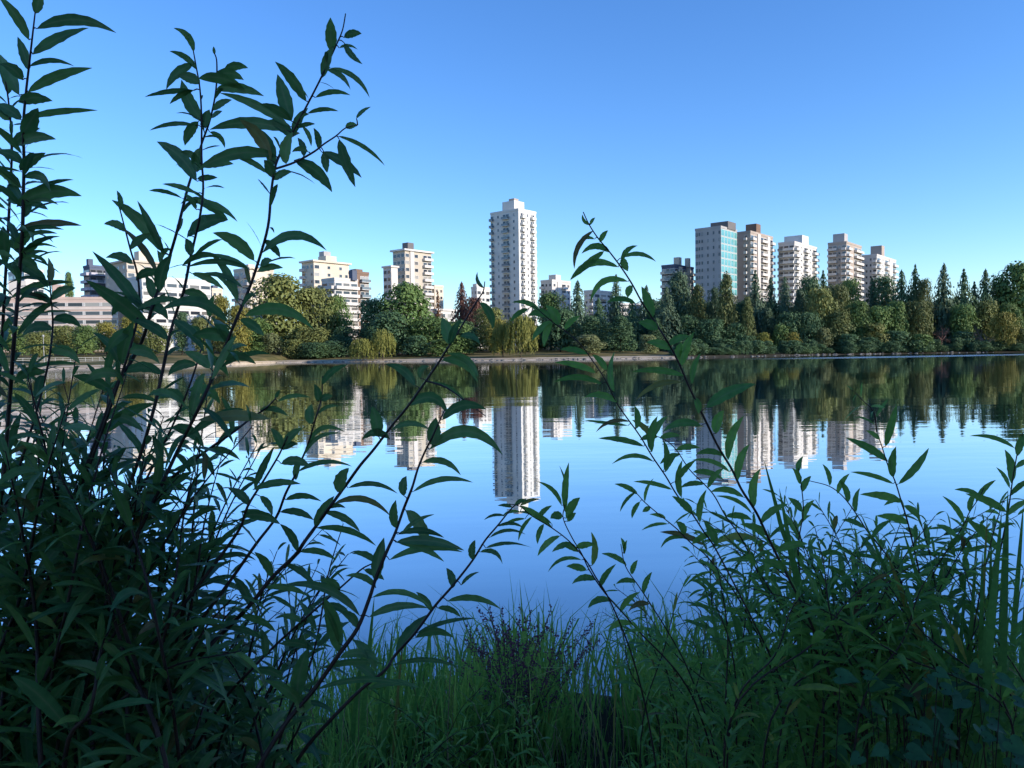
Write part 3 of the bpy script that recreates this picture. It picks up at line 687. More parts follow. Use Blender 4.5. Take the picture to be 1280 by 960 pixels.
def auto_leaves(L, stem, pts, t0, t1, step, ln, asp=.17, ang=(35, 65), sag=.3, tipshrink=.45, start=0.):
    """alternate leaves up a stem: pts runs tip to root; t0..t1 as length fractions from the tip"""
    cum = [0.]
    for a, b in zip(pts, pts[1:]): cum.append(cum[-1] + (b-a).length)
    tot = cum[-1]; d = t0*tot + start; i = 0; ph = rf.uniform(0, 6.28)
    while d < t1*tot:
        while i < len(cum)-2 and cum[i+1] < d: i += 1
        f = (d - cum[i])/max(1e-6, cum[i+1]-cum[i]); p = pts[i].lerp(pts[i+1], f); tg = (pts[i] - pts[i+1]).normalized()
        ph += 2.4 + rf.uniform(-.4, .4)
        u = tg.orthogonal().normalized(); v = tg.cross(u); rad = u*math.cos(ph) + v*math.sin(ph)
        a = math.radians(rf.uniform(*ang)); dr = tg*math.cos(a) + rad*math.sin(a)
        l = ln*rf.uniform(.55, 1.2)*min(1, tipshrink + d/(.18*tot+1e-6)*(1-tipshrink)); pet = dr*l*.07
        B = p + pet; T = B + dr*l + Vector((0, 0, -sag*l*rf.uniform(.2, 1.3))); Cc = B + dr*l*.55 + Vector((0, 0, sag*l*.12))
        if stem is not None: stem.tube([p, B], [.0011, .0008], 4)
        L.leaf(B, Cc, T, tg.cross(dr) + dr.cross(Vector((rf.gauss(0, .3), rf.gauss(0, .3), rf.gauss(0, .3)))), l*asp*rf.uniform(.75, 1.25), rf.uniform(.05, .4), rf.gauss(0, .5))
        d += step*rf.uniform(.7, 1.3)
def shoot(label, px, dep, leaves='', r0=.0012, r1=.006, auto=(), m=None, root=None, group=None, name='willow_shoot', aleaf=None, sides=()):
    """px: photo points tip to root 'x,y x,y'; dep: depth at tip and at the last point"""
    pp = [tuple(map(float, a.split(','))) for a in px.split()]; n = len(pp)
    D = lambda i: dep[0] + (dep[1]-dep[0])*i/(n-1)
    pts = [P(x, y, D(i) + .02*math.sin(i*2.1 + x)) for i, (x, y) in enumerate(pp)]
    lastv = (pts[-1] - pts[-2]).normalized(); q = pts[-1]
    while q.z > ground(q.x, q.y) + .02:      # carry on below the frame into the bank
        lastv = (lastv + Vector((0, .03, -.35))).normalized(); q = q + lastv*min(.15, max(.03, q.z - ground(q.x, q.y))); pts.append(q)
    sp = spline(pts, 5); k = len(sp)
    st = MB(); st.tube(sp, [r0 + (r1-r0)*(i/(k-1))**.8 for i in range(k)], 6)
    vis = [(proj(p), p) for p in sp]; L = Leaves()
    for s_, au in sides:                     # side twigs
        sq = [tuple(map(float, a.split(','))) for a in s_.split()]
        near = min(vis, key=lambda a: (a[0][0]-sq[-1][0])**2 + (a[0][1]-sq[-1][1])**2)[1]
        tp = spline([P(x, y, near.y - .03*(len(sq)-1-i)) for i, (x, y) in enumerate(sq[:-1])] + [near], 5)
        st.tube(tp, [.0009 + .0016*i/(len(tp)-1) for i in range(len(tp))], 5); vis = vis + [(proj(p), p) for p in tp]
        if au: auto_leaves(L, st, tp, *au)
    for ln in [a for a in leaves.replace('\n', ';').split(';') if a.strip()]:
        v = list(map(float, ln.replace(',', ' ').split())); bx, by, tx, ty = v[:4]; w = v[4] if len(v) > 4 else 9; ar = v[5] if len(v) > 5 else None
        lp = math.hypot(tx-bx, ty-by); ar = lp*.10 if ar is None else ar
        (qx, qy), near = min(vis, key=lambda a: (a[0][0]-bx)**2 + (a[0][1]-by)**2 + (6 if a[0][1] < by else 0)*0)
        gap = math.hypot(qx-bx, qy-by)
        if gap > 34: k_ = 1 - 34/gap; ox, oy = (qx-bx)*k_, (qy-by)*k_; bx += ox; by += oy; tx += ox; ty += oy; gap = 34
        if gap > 8: k_ = (gap-8)/gap; bx += (qx-bx)*k_; by += (qy-by)*k_
        lp = math.hypot(tx-bx, ty-by)
        dd = near.y; B = P(bx, by, dd); lw = lp*dd/FPX
        dt = dd + rf.uniform(-.45, .45)*lw; T = P(tx, ty, dt)
        nx_, ny_ = (ty-by)/max(lp, 1), -(tx-bx)/max(lp, 1)
        if ny_ > 0: nx_, ny_ = -nx_, -ny_
        Cc = P((bx+tx)/2 + nx_*ar*2, (by+ty)/2 + ny_*ar*2, (dd+dt)/2)
        if math.hypot(qx-bx, qy-by) > 2: st.tube([near, near.lerp(B, .5) + Vector((0, 0, .002)), B], [.0013, .0011, .0009], 5)
        axis = (T-B).normalized(); vw = (B-VIEW).normalized(); wd = axis.cross(vw).normalized(); tl = rf.uniform(-.7, .7)
        wd2 = wd*math.cos(tl) + vw*math.sin(tl)
        L.leaf(B, Cc, T, wd2, w*(1.0 if m else 1.12)*dd/FPX/max(.7, math.cos(tl)), rf.uniform(.05, .35), rf.gauss(0, .35))
    for a in auto: auto_leaves(L, st, sp, *a)
    base = sp[-1]; rt_ = thing(name, label, 'willow shoot', base, group)
    off = Matrix.Translation(-base)
    me = st.mesh('stem', [STEM], True); me.transform(off); link('stem', me, rt_)
    me = L.mesh('foliage', m or LEAF); me.transform(off); link('foliage', me, rt_); return rt_

shoot('tall upright willow shoot at the far left edge, its tip at the photo top',
 '44,15 40,50 36,85 32,120 29,160 30,200 29,250 28,290 24,350 18,420 12,500 4,600 -10,720', (1.45, 1.5), '''
44,17 52,-12 13 0;36,50 -2,-5 13 4;46,36 145,41 14 14;41,68 111,35 13 4;37,83 93,83 6 8;35,115 115,85 13 6;36,88 22,46 12 1;20,118 -5,65 14 2
20,128 66,126 15 5;30,148 122,138 9 4;28,168 48,135 18 0;22,182 70,174 14 7;25,213 57,191 14 3;30,222 63,240 10 12;15,258 102,245 20 12
40,254 73,256 6 5;30,272 38,252 10 0;5,285 102,282 11 6;28,288 80,287 6 4;32,296 72,292 6 4;18,312 45,285 13 2;25,322 55,299 9 2
32,312 72,310 4 6;32,318 62,316 4 3;30,322 60,332 5 6;25,325 47,340 13 4;28,100 0,80 14 4;26,150 -6,130 14 3;26,205 -4,190 13 5;27,235 -5,215 13 5''',
 r1=.006, auto=((.12, .8, .012, .12, .165, (35, 85), .3),))
shoot('second upright willow shoot at the far left edge, tip hidden among leaves',
 '6,95 11,130 15,180 13,230 10,290 6,360 2,430 -6,520 -25,640', (1.55, 1.6), '''
10,118 -6,70 13;14,150 -5,140 13;13,185 50,160 12;8,250 60,262 13 4;8,330 60,360 14 8;20,372 92,353 9 8;5,300 40,330 12''',
 r1=.006, auto=((.02, .9, .011, .12, .17, (40, 85), .35),))
shoot('tallest willow stem left of centre, leaning right to the highest leaves against the sky', 
 '432,17 428,38 420,57 415,68 400,100 382,135 365,167 357,180 345,205 339,240 335,283 322,330 308,370 292,407 272,457 250,507 225,557 200,610 169,672 134,722 103,763 60,840 19,925', (1.62, 1.45), '''
414,64 413,22 15 0;403,97 417,57 12 2;430,47 452,42 10 3;424,60 447,62 4 4;449,63 453,80 8 -3;408,87 438,112 7 6;413,85 462,122 7 9;394,122 438,119 7 6;440,119 463,130 5 2
384,142 423,139 6 4;383,127 344,77 14 4;367,170 385,135 11;340,137 345,92 19 0;332,140 268,112 12 6;362,150 325,130 12;340,152 262,162 16 9;365,172 335,150 14
338,200 300,150 16;340,210 322,160 16;345,195 247,213 16 12;325,215 290,195 8;358,205 366,165 15;340,222 330,200 14;372,160 394,155 6;378,158 389,183 6 3
342,225 365,215 10;318,326 266,291 17 7;328,316 408,313 13 20;322,340 354,335 10 4;325,332 340,325 9;306,395 393,413 15 18;283,402 198,390 15 20;280,365 262,315 11;270,325 216,330 8 9
286,330 263,317 8;277,350 240,345 7 9;297,378 270,345 7 5;290,425 240,420 18 6;285,430 262,395 13;300,400 330,420 12;270,450 320,455 13 8;262,460 230,440 14;330,300 350,322 10
432,160 447,157 9 2;424,174 444,234 14 -2;422,170 481,207 6 6;405,190 409,216 11 0;402,190 452,222 13 4;368,200 415,240 17 7;385,190 365,190 7 4;398,186 392,160 9;380,196 372,172 9''',
 r1=.0052, auto=((.05, .28, .04, .07, .18, (30, 80), .35), (.28, .8, .014, .14, .165, (30, 80), .35),),
 sides=(('447,156 432,160 420,170 405,180 392,190 368,203 347,210', None),))
shoot('middle leader of the forked willow, upright, with a curled hook leaf at its tip',
 '241,60 245,82 250,112 252,150 252,195 254,235 250,270 244,297 237,327 230,362 220,392 212,420 204,460 190,520 168,590 138,660 95,735 40,830', (1.6, 1.5), '''
242,65 217,35 9 7;247,88 212,64 8 5;241,80 208,112 12 5;250,105 222,95 14;254,152 227,100 17 -4;232,115 181,121 7 3;237,113 212,130 7;248,98 310,117 14 9
257,160 262,137 12;236,155 187,163 6 5;248,152 231,182 13 4;234,225 196,177 18 7;250,205 225,190 9 5;246,215 250,185 14;225,240 203,230 7;245,262 230,242 7
222,292 285,275 18 8;218,330 286,327 8 12;238,320 232,298 12;240,342 280,362 9 4;225,375 170,388 9 6;228,365 262,378 12 5;215,400 255,440 14;210,425 165,400 14''',
 r1=.005, auto=((.05, .42, .035, .075, .18, (30, 80), .35), (.40, .9, .014, .14, .165, (30, 80), .35),))
shoot('left leader of the forked willow crossing the tan round-topped tower',
 '268,66 271,78 270,112 263,148 252,180 242,212 235,234 228,262 221,290 210,327 200,355 190,385 178,425 162,455 147,480 128,530 100,605 60,700 15,800', (1.66, 1.5), '''
268,68 267,58 4 0;270,95 305,100 13 6;288,88 310,85 11 5;262,165 281,185 7 5;266,138 290,125 9;270,112 330,120 13 6;272,215 292,205 12 3;258,228 272,222 8;262,252 285,275 12 3;287,265 320,283 9 8
204,315 140,250 17 7;147,323 127,275 9 5;161,304 153,245 10 1;165,312 205,307 7 7;167,317 187,309 6;200,365 215,318 16;190,372 182,345 12;182,385 140,365 5;112,376 73,305 15 3
200,417 107,350 19 3;150,460 115,415 11 8;85,412 122,372 16 3;55,455 90,405 10;170,430 130,440 14;155,465 205,470 14 8;140,490 90,470 14 5;130,520 180,540 13 7''',
 r1=.006, auto=((.05, .4, .035, .075, .18, (30, 80), .35), (.36, .95, .014, .14, .165, (30, 80), .35),))
shoot('leafy willow shoot with a narrow bare tip left of the tan round-topped tower',
 '150,262 156,285 163,312 172,345 174,385 164,430 148,480 120,560 85,650 40,750', (1.6, 1.5), '''
150,264 146,238 7;158,290 130,280 11 5;163,312 190,292 10;166,330 132,322 12 6;170,350 205,345 12 8;174,372 140,395 14 8;174,385 210,400 14 9;168,412 135,440 14 6;160,440 200,455 14 9;152,470 105,480 14 9''',
 r1=.0048, auto=((.3, .95, .014, .14, .165, (30, 80), .35),))
shoot('leafy willow shoot crossing the front of the pink low-rise at far left',
 '62,352 64,375 66,405 62,445 52,490 38,540 15,610 -20,700', (1.55, 1.5), '''
62,354 60,322 9;64,375 95,360 11 4;64,380 30,372 11 6;66,400 102,410 13 8;66,412 28,420 13 8;62,440 100,455 14 9;58,465 18,480 14 8''',
 r1=.0045, auto=((.25, .95, .014, .14, .165, (30, 80), .35),))
shoot('leafy willow shoot in front of the reflections, between two forked stems at left',
 '262,395 256,420 246,455 232,495 212,540 185,595 150,660 100,750', (1.62, 1.5), '''
262,397 268,368 9;258,415 292,425 12 7;256,420 225,418 12 7;248,448 285,470 13 8;246,456 210,470 13 7;236,488 275,505 14 9;230,500 195,500 13 8;215,535 255,560 14 9''',
 r1=.0046, auto=((.25, .95, .014, .14, .165, (30, 80), .35),))
shoot('long diagonal willow stem with a hooked tip leaf left of the tall white tower',
 '606,352 604,364 596,377 580,403 561,433 545,458 512,505 490,532 467,562 450,582 432,607 415,630 397,655 380,678 369,694 340,722 312,757 281,788 256,813 231,841 200,872 165,905', (1.75, 1.6), '''
605,360 597,340 5 -4;600,378 616,412 11 5;562,430 552,397 16 2;562,432 577,398 10 3;575,420 600,430 9 5;552,450 597,478 12 12;560,442 598,472 9 9;519,482 481,455 12 7;518,470 537,458 8 6
535,478 582,502 5 7;512,507 560,518 15 16;472,545 465,508 17 2;490,537 537,537 8 8;527,575 470,562 11 9;435,610 497,617 7 9;422,615 436,585 17 2;417,630 488,645 9 14;405,640 450,665 10 6
410,636 432,635 6 4;393,658 418,620 13 2;395,660 470,682 9 9;375,690 420,700 9 6;372,690 350,655 11;355,705 395,735 9 5;340,722 318,690 12;330,735 385,745 9 6;312,757 290,720 12;300,770 345,790 10;285,785 330,800 9''',
 r1=.0065, auto=((.62, .98, .022, .11, .17, (30, 70), .35),), sides=(('607,520 580,500 557,484 537,478', None),))
shoot('willow stem with big drooping leaves whose tip ends just left of the tower reflection',
 '556,512 550,525 540,547 530,567 522,587 515,610 505,635 494,666 484,688 470,722 462,747 447,785 425,816 394,860 353,910', (1.6, 1.5), '''
553,525 608,512 14 12;537,562 628,568 17 26;545,558 545,522 19 2;528,578 576,594 9 10;516,615 591,603 8 10;505,620 508,595 12;495,660 495,625 12;507,638 537,684 17 4;497,668 555,672 9 7
505,668 543,643 6;495,678 580,688 13 7;487,700 578,690 10 10;512,685 555,702 9 5;470,727 480,672 17 2;470,735 432,720 9 7;465,747 540,762 8 14;465,772 535,760 11 8;450,770 352,732 12 16
377,772 375,735 7;423,815 405,747 21 3;447,785 425,765 12 4;425,822 475,827 12 8;400,832 480,830 9 6;367,872 385,810 21 4;395,907 387,868 22 3;395,862 520,860 8 12;380,885 330,850 13 6;440,800 470,840 12 6''',
 r1=.006)
shoot('short upright willow stem in front of the left reflections, with paired tip leaves',
 '403,470 402,497 395,522 385,555 377,575 370,592 357,617 345,647 320,680 292,720 255,770 215,820 170,880', (1.65, 1.55), '''
402,482 435,456 9 6;397,502 393,480 10;400,501 416,495 10 2;390,530 390,505 13;397,518 425,508 5 5;385,556 431,540 7 14;380,570 428,542 6 11;372,590 440,583 7 9;370,600 377,572 9;357,625 402,627 8 7;350,640 392,650 10 5;340,650 300,640 10''',
 r1=.0055, auto=((.42, .95, .024, .11, .17, (30, 70), .35),))
shoot('willow stem with a star of dark leaves beside the far left tower reflections',
 '362,540 355,555 348,570 330,600 310,632 300,660 278,692 240,742 195,800 150,860', (1.55, 1.5), '''
355,558 378,535 11;352,562 338,535 11;352,562 372,555 10;352,580 388,584 13 6;318,610 343,558 10 2;322,602 302,598 6;316,612 376,605 10 5;325,620 340,645 10;312,632 285,610 12;305,645 350,655 12 6''',
 r1=.006, auto=((.35, .95, .017, .13, .165, (30, 75), .35),))
shoot('thin willow stem leaning right with a narrow tip leaf above the left reflections',
 '348,492 342,501 330,512 315,522 292,540 267,557 240,577 200,610 150,660 90,722 30,790', (1.7, 1.55), '''
345,498 350,487 5;347,502 388,497 6 5;330,512 360,520 7 4;325,513 355,514 6 4;290,542 276,495 9;300,532 270,560 8;262,560 300,575 8''',
 r1=.006, auto=((.30, .95, .017, .13, .165, (30, 75), .35),))
shoot('arching willow stem right of centre-left, its tip bending to the foot of the tower reflection',
 '650,630 641,634 622,657 606,676 591,700 566,732 544,757 519,791 494,819 481,838 450,863 416,897 378,941', (1.85, 1.7), '''
643,632 660,626 6 3;640,634 622,632 5;591,700 594,675 10;566,735 558,710 11;600,690 628,705 7 8;607,685 665,685 5 6;612,672 657,668 5 7;622,658 655,660 5 5;632,645 605,650 4 4
560,752 627,762 9 9;580,735 599,715 5;547,760 576,772 8 5;520,792 596,773 6 5;520,797 567,797 10 9;495,817 538,767 15 4;490,832 575,835 7 9;460,862 525,860 9 8;540,765 520,740 9;470,850 440,830 12''', r1=.0055)
shoot('bowed willow stem low at centre-left in front of the open water',
 '478,700 462,706 450,713 425,735 403,754 378,776 347,804 316,835 280,875', (1.75, 1.65), '''
470,704 440,692 9 5;455,712 480,725 9;425,738 400,725 10 5;405,756 440,775 10 6;378,778 350,770 9;350,805 395,815 10 6;330,822 325,785 11;316,837 290,820 10;316,838 355,850 11 6''', r1=.0045)
shoot('large leaning willow stem right of centre, tip curling up against the sky',
 '729,265 736,280 747,297 762,315 777,335 790,355 802,377 815,397 830,420 840,437 850,457 862,485 880,522 897,557 915,587 927,612 945,640 957,665 974,700 1000,750 1022,800 1045,870', (1.85, 2.2), '''
737,281 728,268 5 -3;738,281 744,272 5;742,288 718,336 8 8;743,299 724,303 5 4;750,303 760,288 8;763,316 727,317 10 9;755,314 713,350 11 1;773,334 713,349 11 13;777,327 797,307 8 5;796,307 820,327 7 7;796,308 785,339 11 0
785,352 738,378 10 15;790,357 785,372 11;795,380 758,378 8 6;815,398 802,358 15 2;822,412 798,403 15;838,437 808,428 13;835,432 862,420 11;852,457 868,415 14;848,450 852,428 10;865,480 876,442 9;855,470 790,465 10 5
852,478 795,500 9 8;887,507 945,480 18 5;868,497 873,517 10;895,542 905,513 15;870,535 828,540 12 7;910,575 930,520 13;922,602 937,555 12;943,633 951,585 13;905,570 870,568 9 5;912,590 865,575 7 6;930,622 888,615 10 7;940,642 895,620 6 6
950,655 985,630 11;960,670 925,655 11;970,690 1010,680 12;985,715 950,700 12''',
 r1=.0046, m=LEAF2, auto=((.60, .98, .030, .10, .165, (30, 65), .3),))
shoot('willow stem right of centre with its leafy tip over the large weeping willow',
 '668,383 690,402 712,418 727,432 740,450 755,472 770,502 782,520 800,545 815,570 832,595 847,620 865,642 880,665 895,687 928,750 958,810 985,870', (2.0, 2.25), '''
676,390 640,378 8 6;660,386 638,402 8;692,402 665,426 10;690,404 680,434 10;698,406 682,382 15;690,398 660,395 12 6;706,412 725,395 9;735,443 700,437 9 3;745,466 693,453 10 4;752,480 692,478 9 8;758,463 740,443 10;768,490 768,440 9;772,503 730,497 10 6
787,527 745,540 6 7;785,532 730,525 5 0;795,536 793,507 10;815,565 822,520 12;830,587 829,550 9;832,590 846,568 9;805,558 748,548 9 3;817,577 765,580 7 9;840,612 792,602 7 3;852,622 853,575 10;865,643 840,620 11;875,653 883,612 10;895,682 880,652 12;850,600 870,575 9''',
 r1=.003, m=LEAF2, auto=((.55, .98, .028, .095, .165, (30, 65), .3),))
shoot('willow stem behind, leaf cluster at its tip over the right tower reflections',
 '812,543 830,549 845,562 862,587 880,605 893,620 907,645 925,670 940,700 960,745 985,805', (2.3, 2.4), '''
815,547 790,525 9;818,545 835,520 10;822,546 800,550 10;825,548 850,545 9;845,563 875,560 9;850,568 825,580 9;866,590 905,600 9;880,605 850,610 8;885,610 905,585 9;907,645 940,650 10''', r1=.003, m=LEAF2, auto=((.35, .98, .028, .09, .165, (30, 65), .3),))
shoot('thin willow stem with a brown drooping tip against the blue water right of centre',
 '789,612 797,618 805,627 820,640 835,652 847,662 865,680 885,697 918,740 950,800', (2.2, 2.35), '''
797,618 768,605 8 3;795,615 775,640 5;800,627 790,648 7;806,627 817,598 5;813,635 803,640 8;832,648 812,643 6;835,655 802,663 5 3;885,673 825,665 9 4;855,673 826,685 6 7;856,668 845,652 11;865,680 900,665 9''', r1=.003, m=LEAF2, auto=((.4, .98, .024, .085, .165, (30, 65), .3),))
shoot('willow stem at centre-right with upright tip leaves just right of the tower reflection',
 '706,632 704,648 715,672 727,692 737,713 756,741 781,769 803,794 825,816 847,841 866,872', (2.1, 2.3), '''
706,635 699,582 5;707,640 711,578 10 2;702,632 672,602 7 6;708,648 725,622 13;710,652 720,641 9;703,646 688,648 13 2;740,707 739,665 10;727,700 685,715 6 9;733,713 708,708 11;722,690 700,680 10;745,725 715,730 10 5;750,735 770,705 9
765,752 735,760 10 6;775,765 800,740 9;790,780 760,790 10 6''', r1=.0036, m=LEAF2, auto=((.35, .98, .022, .085, .165, (30, 65), .3),))
shoot('low willow branch reaching left to the foot of the tower reflection',
 '636,630 650,633 665,645 690,660 712,677 732,700 745,722 762,750', (2.05, 2.2), '''
650,632 675,624 6;690,660 650,632 9 3;700,670 672,695 9;665,646 648,676 6;690,655 645,640 6;655,650 628,658 5 3;650,640 628,645 5 3;680,655 672,680 8;715,680 690,690 9;720,685 745,680 10;672,650 690,632 8''', r1=.0032, m=LEAF2)
shoot('small willow stem with brown tip tuft low at centre-right',
 '776,680 782,708 800,735 815,758 835,790 856,828', (2.25, 2.35), '''
780,692 776,672 6;781,692 784,675 5;783,706 752,692 8 3;790,718 797,700 8;795,728 770,730 8 4;805,742 815,715 8;812,755 785,765 9 5''', r1=.0032, m=LEAF2, auto=((.35, .98, .025, .08, .165, (30, 65), .3),))
shoot('willow stem at right whose upright leaf points at the last tower reflection',
 '1096,540 1103,560 1110,582 1119,602 1127,628 1136,658 1150,720 1165,790', (2.3, 2.4), '''
1107,558 1121,505 11 1;1110,577 1057,547 12 3;1117,597 1120,558 11;1123,605 1161,560 11 -3;1117,605 1063,590 7 3;1128,628 1075,618 12 4;1130,632 1150,650 10 3;1125,625 1105,632 6;1135,655 1095,645 12 4;1100,550 1082,538 7''', r1=.0036, m=LEAF2, auto=((.45, .98, .024, .09, .165, (25, 60), .3),),
 sides=(('1066,488 1080,502 1092,515 1096,540', (.0, .9, .025, .06)),))
shoot('willow stem at the right photo edge, leaves standing off its tip',
 '1279,540 1275,552 1270,575 1265,605 1260,640 1252,680 1240,740 1228,810', (2.3, 2.4), '''
1268,560 1212,545 7 6;1264,604 1256,562 12;1272,570 1284,540 11;1270,585 1290,575 8;1262,620 1290,600 8;1258,640 1207,617 12 3;1258,645 1290,625 9;1250,690 1205,645 12 2;1262,610 1245,584 6''', r1=.0036, m=LEAF2, auto=((.4, .98, .024, .09, .165, (25, 60), .3),))
shoot('slender willow stem left of the right-edge one, bare in its middle',
 '1230,610 1222,625 1212,640 1205,655 1195,672 1180,694 1162,730 1150,790', (2.4, 2.45), '''
1225,620 1193,612 7 3;1220,628 1245,600 8;1212,640 1220,615 8;1205,655 1178,620 8;1196,672 1170,656 9;1197,670 1215,690 9;1185,688 1210,665 8''', r1=.003, m=LEAF2, auto=((.45, .98, .024, .085, .165, (25, 60), .3),))
shoot('thin willow stem left of the upright-leaf stem, arching from lower right',
 '1012,601 1037,608 1055,622 1072,645 1085,665 1107,692 1122,715 1135,760', (2.35, 2.45), '''
1037,607 1028,580 7;1047,617 1062,592 8;1060,628 1050,600 9;1070,640 1075,610 8;1080,660 1052,650 8;1090,672 1115,650 8''', r1=.0036, m=LEAF2, auto=((.25, .98, .022, .08, .16, (25, 60), .3),))
shoot('leafy willow tip just right of the leaning stem over the right reflections',
 '998,585 1002,610 1004,640 998,680 1000,720 1010,780', (2.4, 2.45), '''
998,590 1004,570 8;1000,605 990,585 8;1003,615 1014,595 10;1002,640 985,622 10;1004,650 1018,625 9''', r1=.0036, m=LEAF2, auto=((.2, .98, .02, .085, .165, (25, 60), .3),))
# filler shrubs: many stems from one root
def shrub_mass(label, tips, roots, dep, ln, n_leaf_step, m, name='willow_shrub', asp=.17, r1=.005, ang=(30, 70)):
    L = Leaves(); st = MB(); D0 = (dep[0]+dep[1])/2; b0 = P(roots[0][0], 900, D0); root = thing(name, label, 'shrub', (b0.x, b0.y, ground(b0.x, b0.y)))
    off = Matrix.Translation(-root.location)
    for k, (x, y) in enumerate(tips):
        d = rf.uniform(*dep); rx, ry = roots[k % len(roots)]; rx += rf.uniform(-40, 40)
        tip = P(x, y, d); mid = P(x*.45 + rx*.55 + rf.uniform(-15, 15), y*.5 + ry*.5, d + rf.uniform(-.1, .1)); lo = P(rx, ry, d)
        pts = [tip, tip.lerp(mid, .5) + Vector((0, 0, .03)), mid, lo, Vector((lo.x, lo.y+.05, ground(lo.x, lo.y+.05)-.02))]
        sp = spline(pts, 6); st.tube(sp, [.001 + (r1-.001)*i/(len(sp)-1) for i in range(len(sp))], 5)
        auto_leaves(L, st, sp, 0, .92, n_leaf_step, ln, asp, ang, .35)
    me = st.mesh('stems', [STEM], True); me.transform(off); link('stems', me, root)
    me = L.mesh('foliage', m); me.transform(off); link('foliage', me, root)
rr = random.Random(3)
tips = [(rr.uniform(-30, 70), rr.uniform(450, 640)) for _ in range(11)] + [(rr.uniform(20, 230), rr.uniform(500, 720)) for _ in range(14)] + [(rr.uniform(120, 330), rr.uniform(640, 820)) for _ in range(14)]
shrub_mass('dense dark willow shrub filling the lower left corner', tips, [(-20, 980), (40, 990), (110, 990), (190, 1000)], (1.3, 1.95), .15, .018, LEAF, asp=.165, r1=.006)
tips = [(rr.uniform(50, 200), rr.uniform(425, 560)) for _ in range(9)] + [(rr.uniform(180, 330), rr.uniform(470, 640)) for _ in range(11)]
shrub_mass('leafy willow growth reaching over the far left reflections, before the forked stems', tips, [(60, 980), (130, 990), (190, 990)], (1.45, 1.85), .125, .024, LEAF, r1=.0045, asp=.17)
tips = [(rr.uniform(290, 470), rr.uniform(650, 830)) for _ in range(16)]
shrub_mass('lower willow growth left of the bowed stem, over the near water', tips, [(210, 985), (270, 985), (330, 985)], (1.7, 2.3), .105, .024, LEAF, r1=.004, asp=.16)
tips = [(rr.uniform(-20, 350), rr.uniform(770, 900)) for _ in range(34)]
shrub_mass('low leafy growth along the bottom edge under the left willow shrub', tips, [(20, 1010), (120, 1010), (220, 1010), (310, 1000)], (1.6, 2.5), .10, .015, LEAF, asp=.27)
tips = [(rr.uniform(850, 1010), rr.uniform(620, 760)) for _ in range(22)] + [(rr.uniform(1010, 1130), rr.uniform(600, 740)) for _ in range(18)] + [(rr.uniform(1130, 1290), rr.uniform(620, 760)) for _ in range(20)]
shrub_mass('dense willow shrub over the lower right bank behind the tall blades', tips, [(930, 900), (1010, 910), (1090, 900), (1180, 900), (1260, 900)], (2.1, 2.9), .12, .018, LEAF2, asp=.172, r1=.0036)
tips = [(rr.uniform(740, 900), rr.uniform(700, 830)) for _ in range(14)]
shrub_mass('thin-leaved willow growth at the waterline right of the open water', tips, [(830, 905), (890, 905), (930, 905)], (2.5, 3.1), .10, .016, LEAF2, r1=.0026, asp=.155)

# tall sword-like blades
BLADE = mat('reed_blade', (.075, .19, .05), .5, .3, attr=(.12, .27, .06), trans=.2)
def blade_clump(label, specs, name='reed_clump', wide=.016, m=None):
    L = Leaves(); D = specs[0][2]; lo = P(*specs[0][1], D); root = thing(name, label, 'reeds', (lo.x, lo.y, ground(lo.x, lo.y)))
    for (tip, low, d, *w) in specs:
        t, l = P(*tip, d - rf.uniform(0, .12)), P(*low, d); g = Vector((l.x + (l.x-t.x)*.15, l.y+.04, ground(l.x, l.y)-.03))
        sp = spline([g, l, l.lerp(t, .55) + Vector((0, 0, .02)), t], 6); wd = w[0]*.78*d/FPX if w else wide
        L.blade(sp, wd, Vector((1, rf.uniform(-.5, .5), 0)))
    me = L.mesh('blades', m or BLADE); me.transform(Matrix.Translation(-root.location)); link('blades', me, root)
blade_clump('pair of broad upright sword-like blades near the right photo edge', [((1252, 640), (1232, 880), 2.15, 12), ((1260, 612), (1252, 890), 2.2, 13), ((1245, 700), (1222, 890), 2.2, 8), ((1228, 690), (1225, 890), 2.25, 8)])
blade_clump('broad dark blades leaning left above the heart-shaped leaves', [((1108, 690), (1160, 850), 2.25, 12), ((1128, 660), (1180, 850), 2.3, 10), ((1150, 725), (1212, 850), 2.25, 12), ((1075, 640), (1150, 830), 2.4, 9), ((1130, 780), (1150, 880), 2.3, 8)])
blade_clump('dark curved blade standing left of the leafy willow tip at right', [((955, 575), (998, 760), 2.3, 9), ((974, 610), (1004, 790), 2.3, 10), ((940, 690), (985, 830), 2.35, 7)])
blade_clump('long thin blades leaning left at the foot of the leaning willow', [((878, 722), (918, 900), 2.35, 8), ((905, 730), (945, 900), 2.4, 7), ((925, 690), (952, 900), 2.4, 7), ((860, 780), (905, 910), 2.4, 6)])
blade_clump('upright green reed blades rising behind the shrub at far right', [((1205 + 14*i + rr.uniform(-8, 8), rr.uniform(615, 720)), (1195 + 13*i, 890), 2.3 + .05*i, rr.uniform(6, 11)) for i in range(7)])
blade_clump('narrow upright blades between the leaning willow and the heart-leaved climber', [((1000 + 13*i + rr.uniform(-10, 10), rr.uniform(650, 760)), (1015 + 11*i, 890), 2.3 + .05*i, rr.uniform(5, 9)) for i in range(8)])
blade_clump('upright reeds standing in the shallow water below the bowed willow stem', [((491, 780), (480, 930), 3.0, 7), ((468, 745), (452, 930), 3.0, 9), ((505, 790), (492, 935), 3.05, 5), ((482, 800), (472, 930), 3.1, 6), ((349, 776), (338, 900), 2.5, 6), ((455, 800), (440, 930), 3.0, 8), ((515, 810), (500, 935), 3.1, 5), ((432, 810), (425, 930), 3.0, 6), ((530, 820), (512, 935), 3.1, 6)])
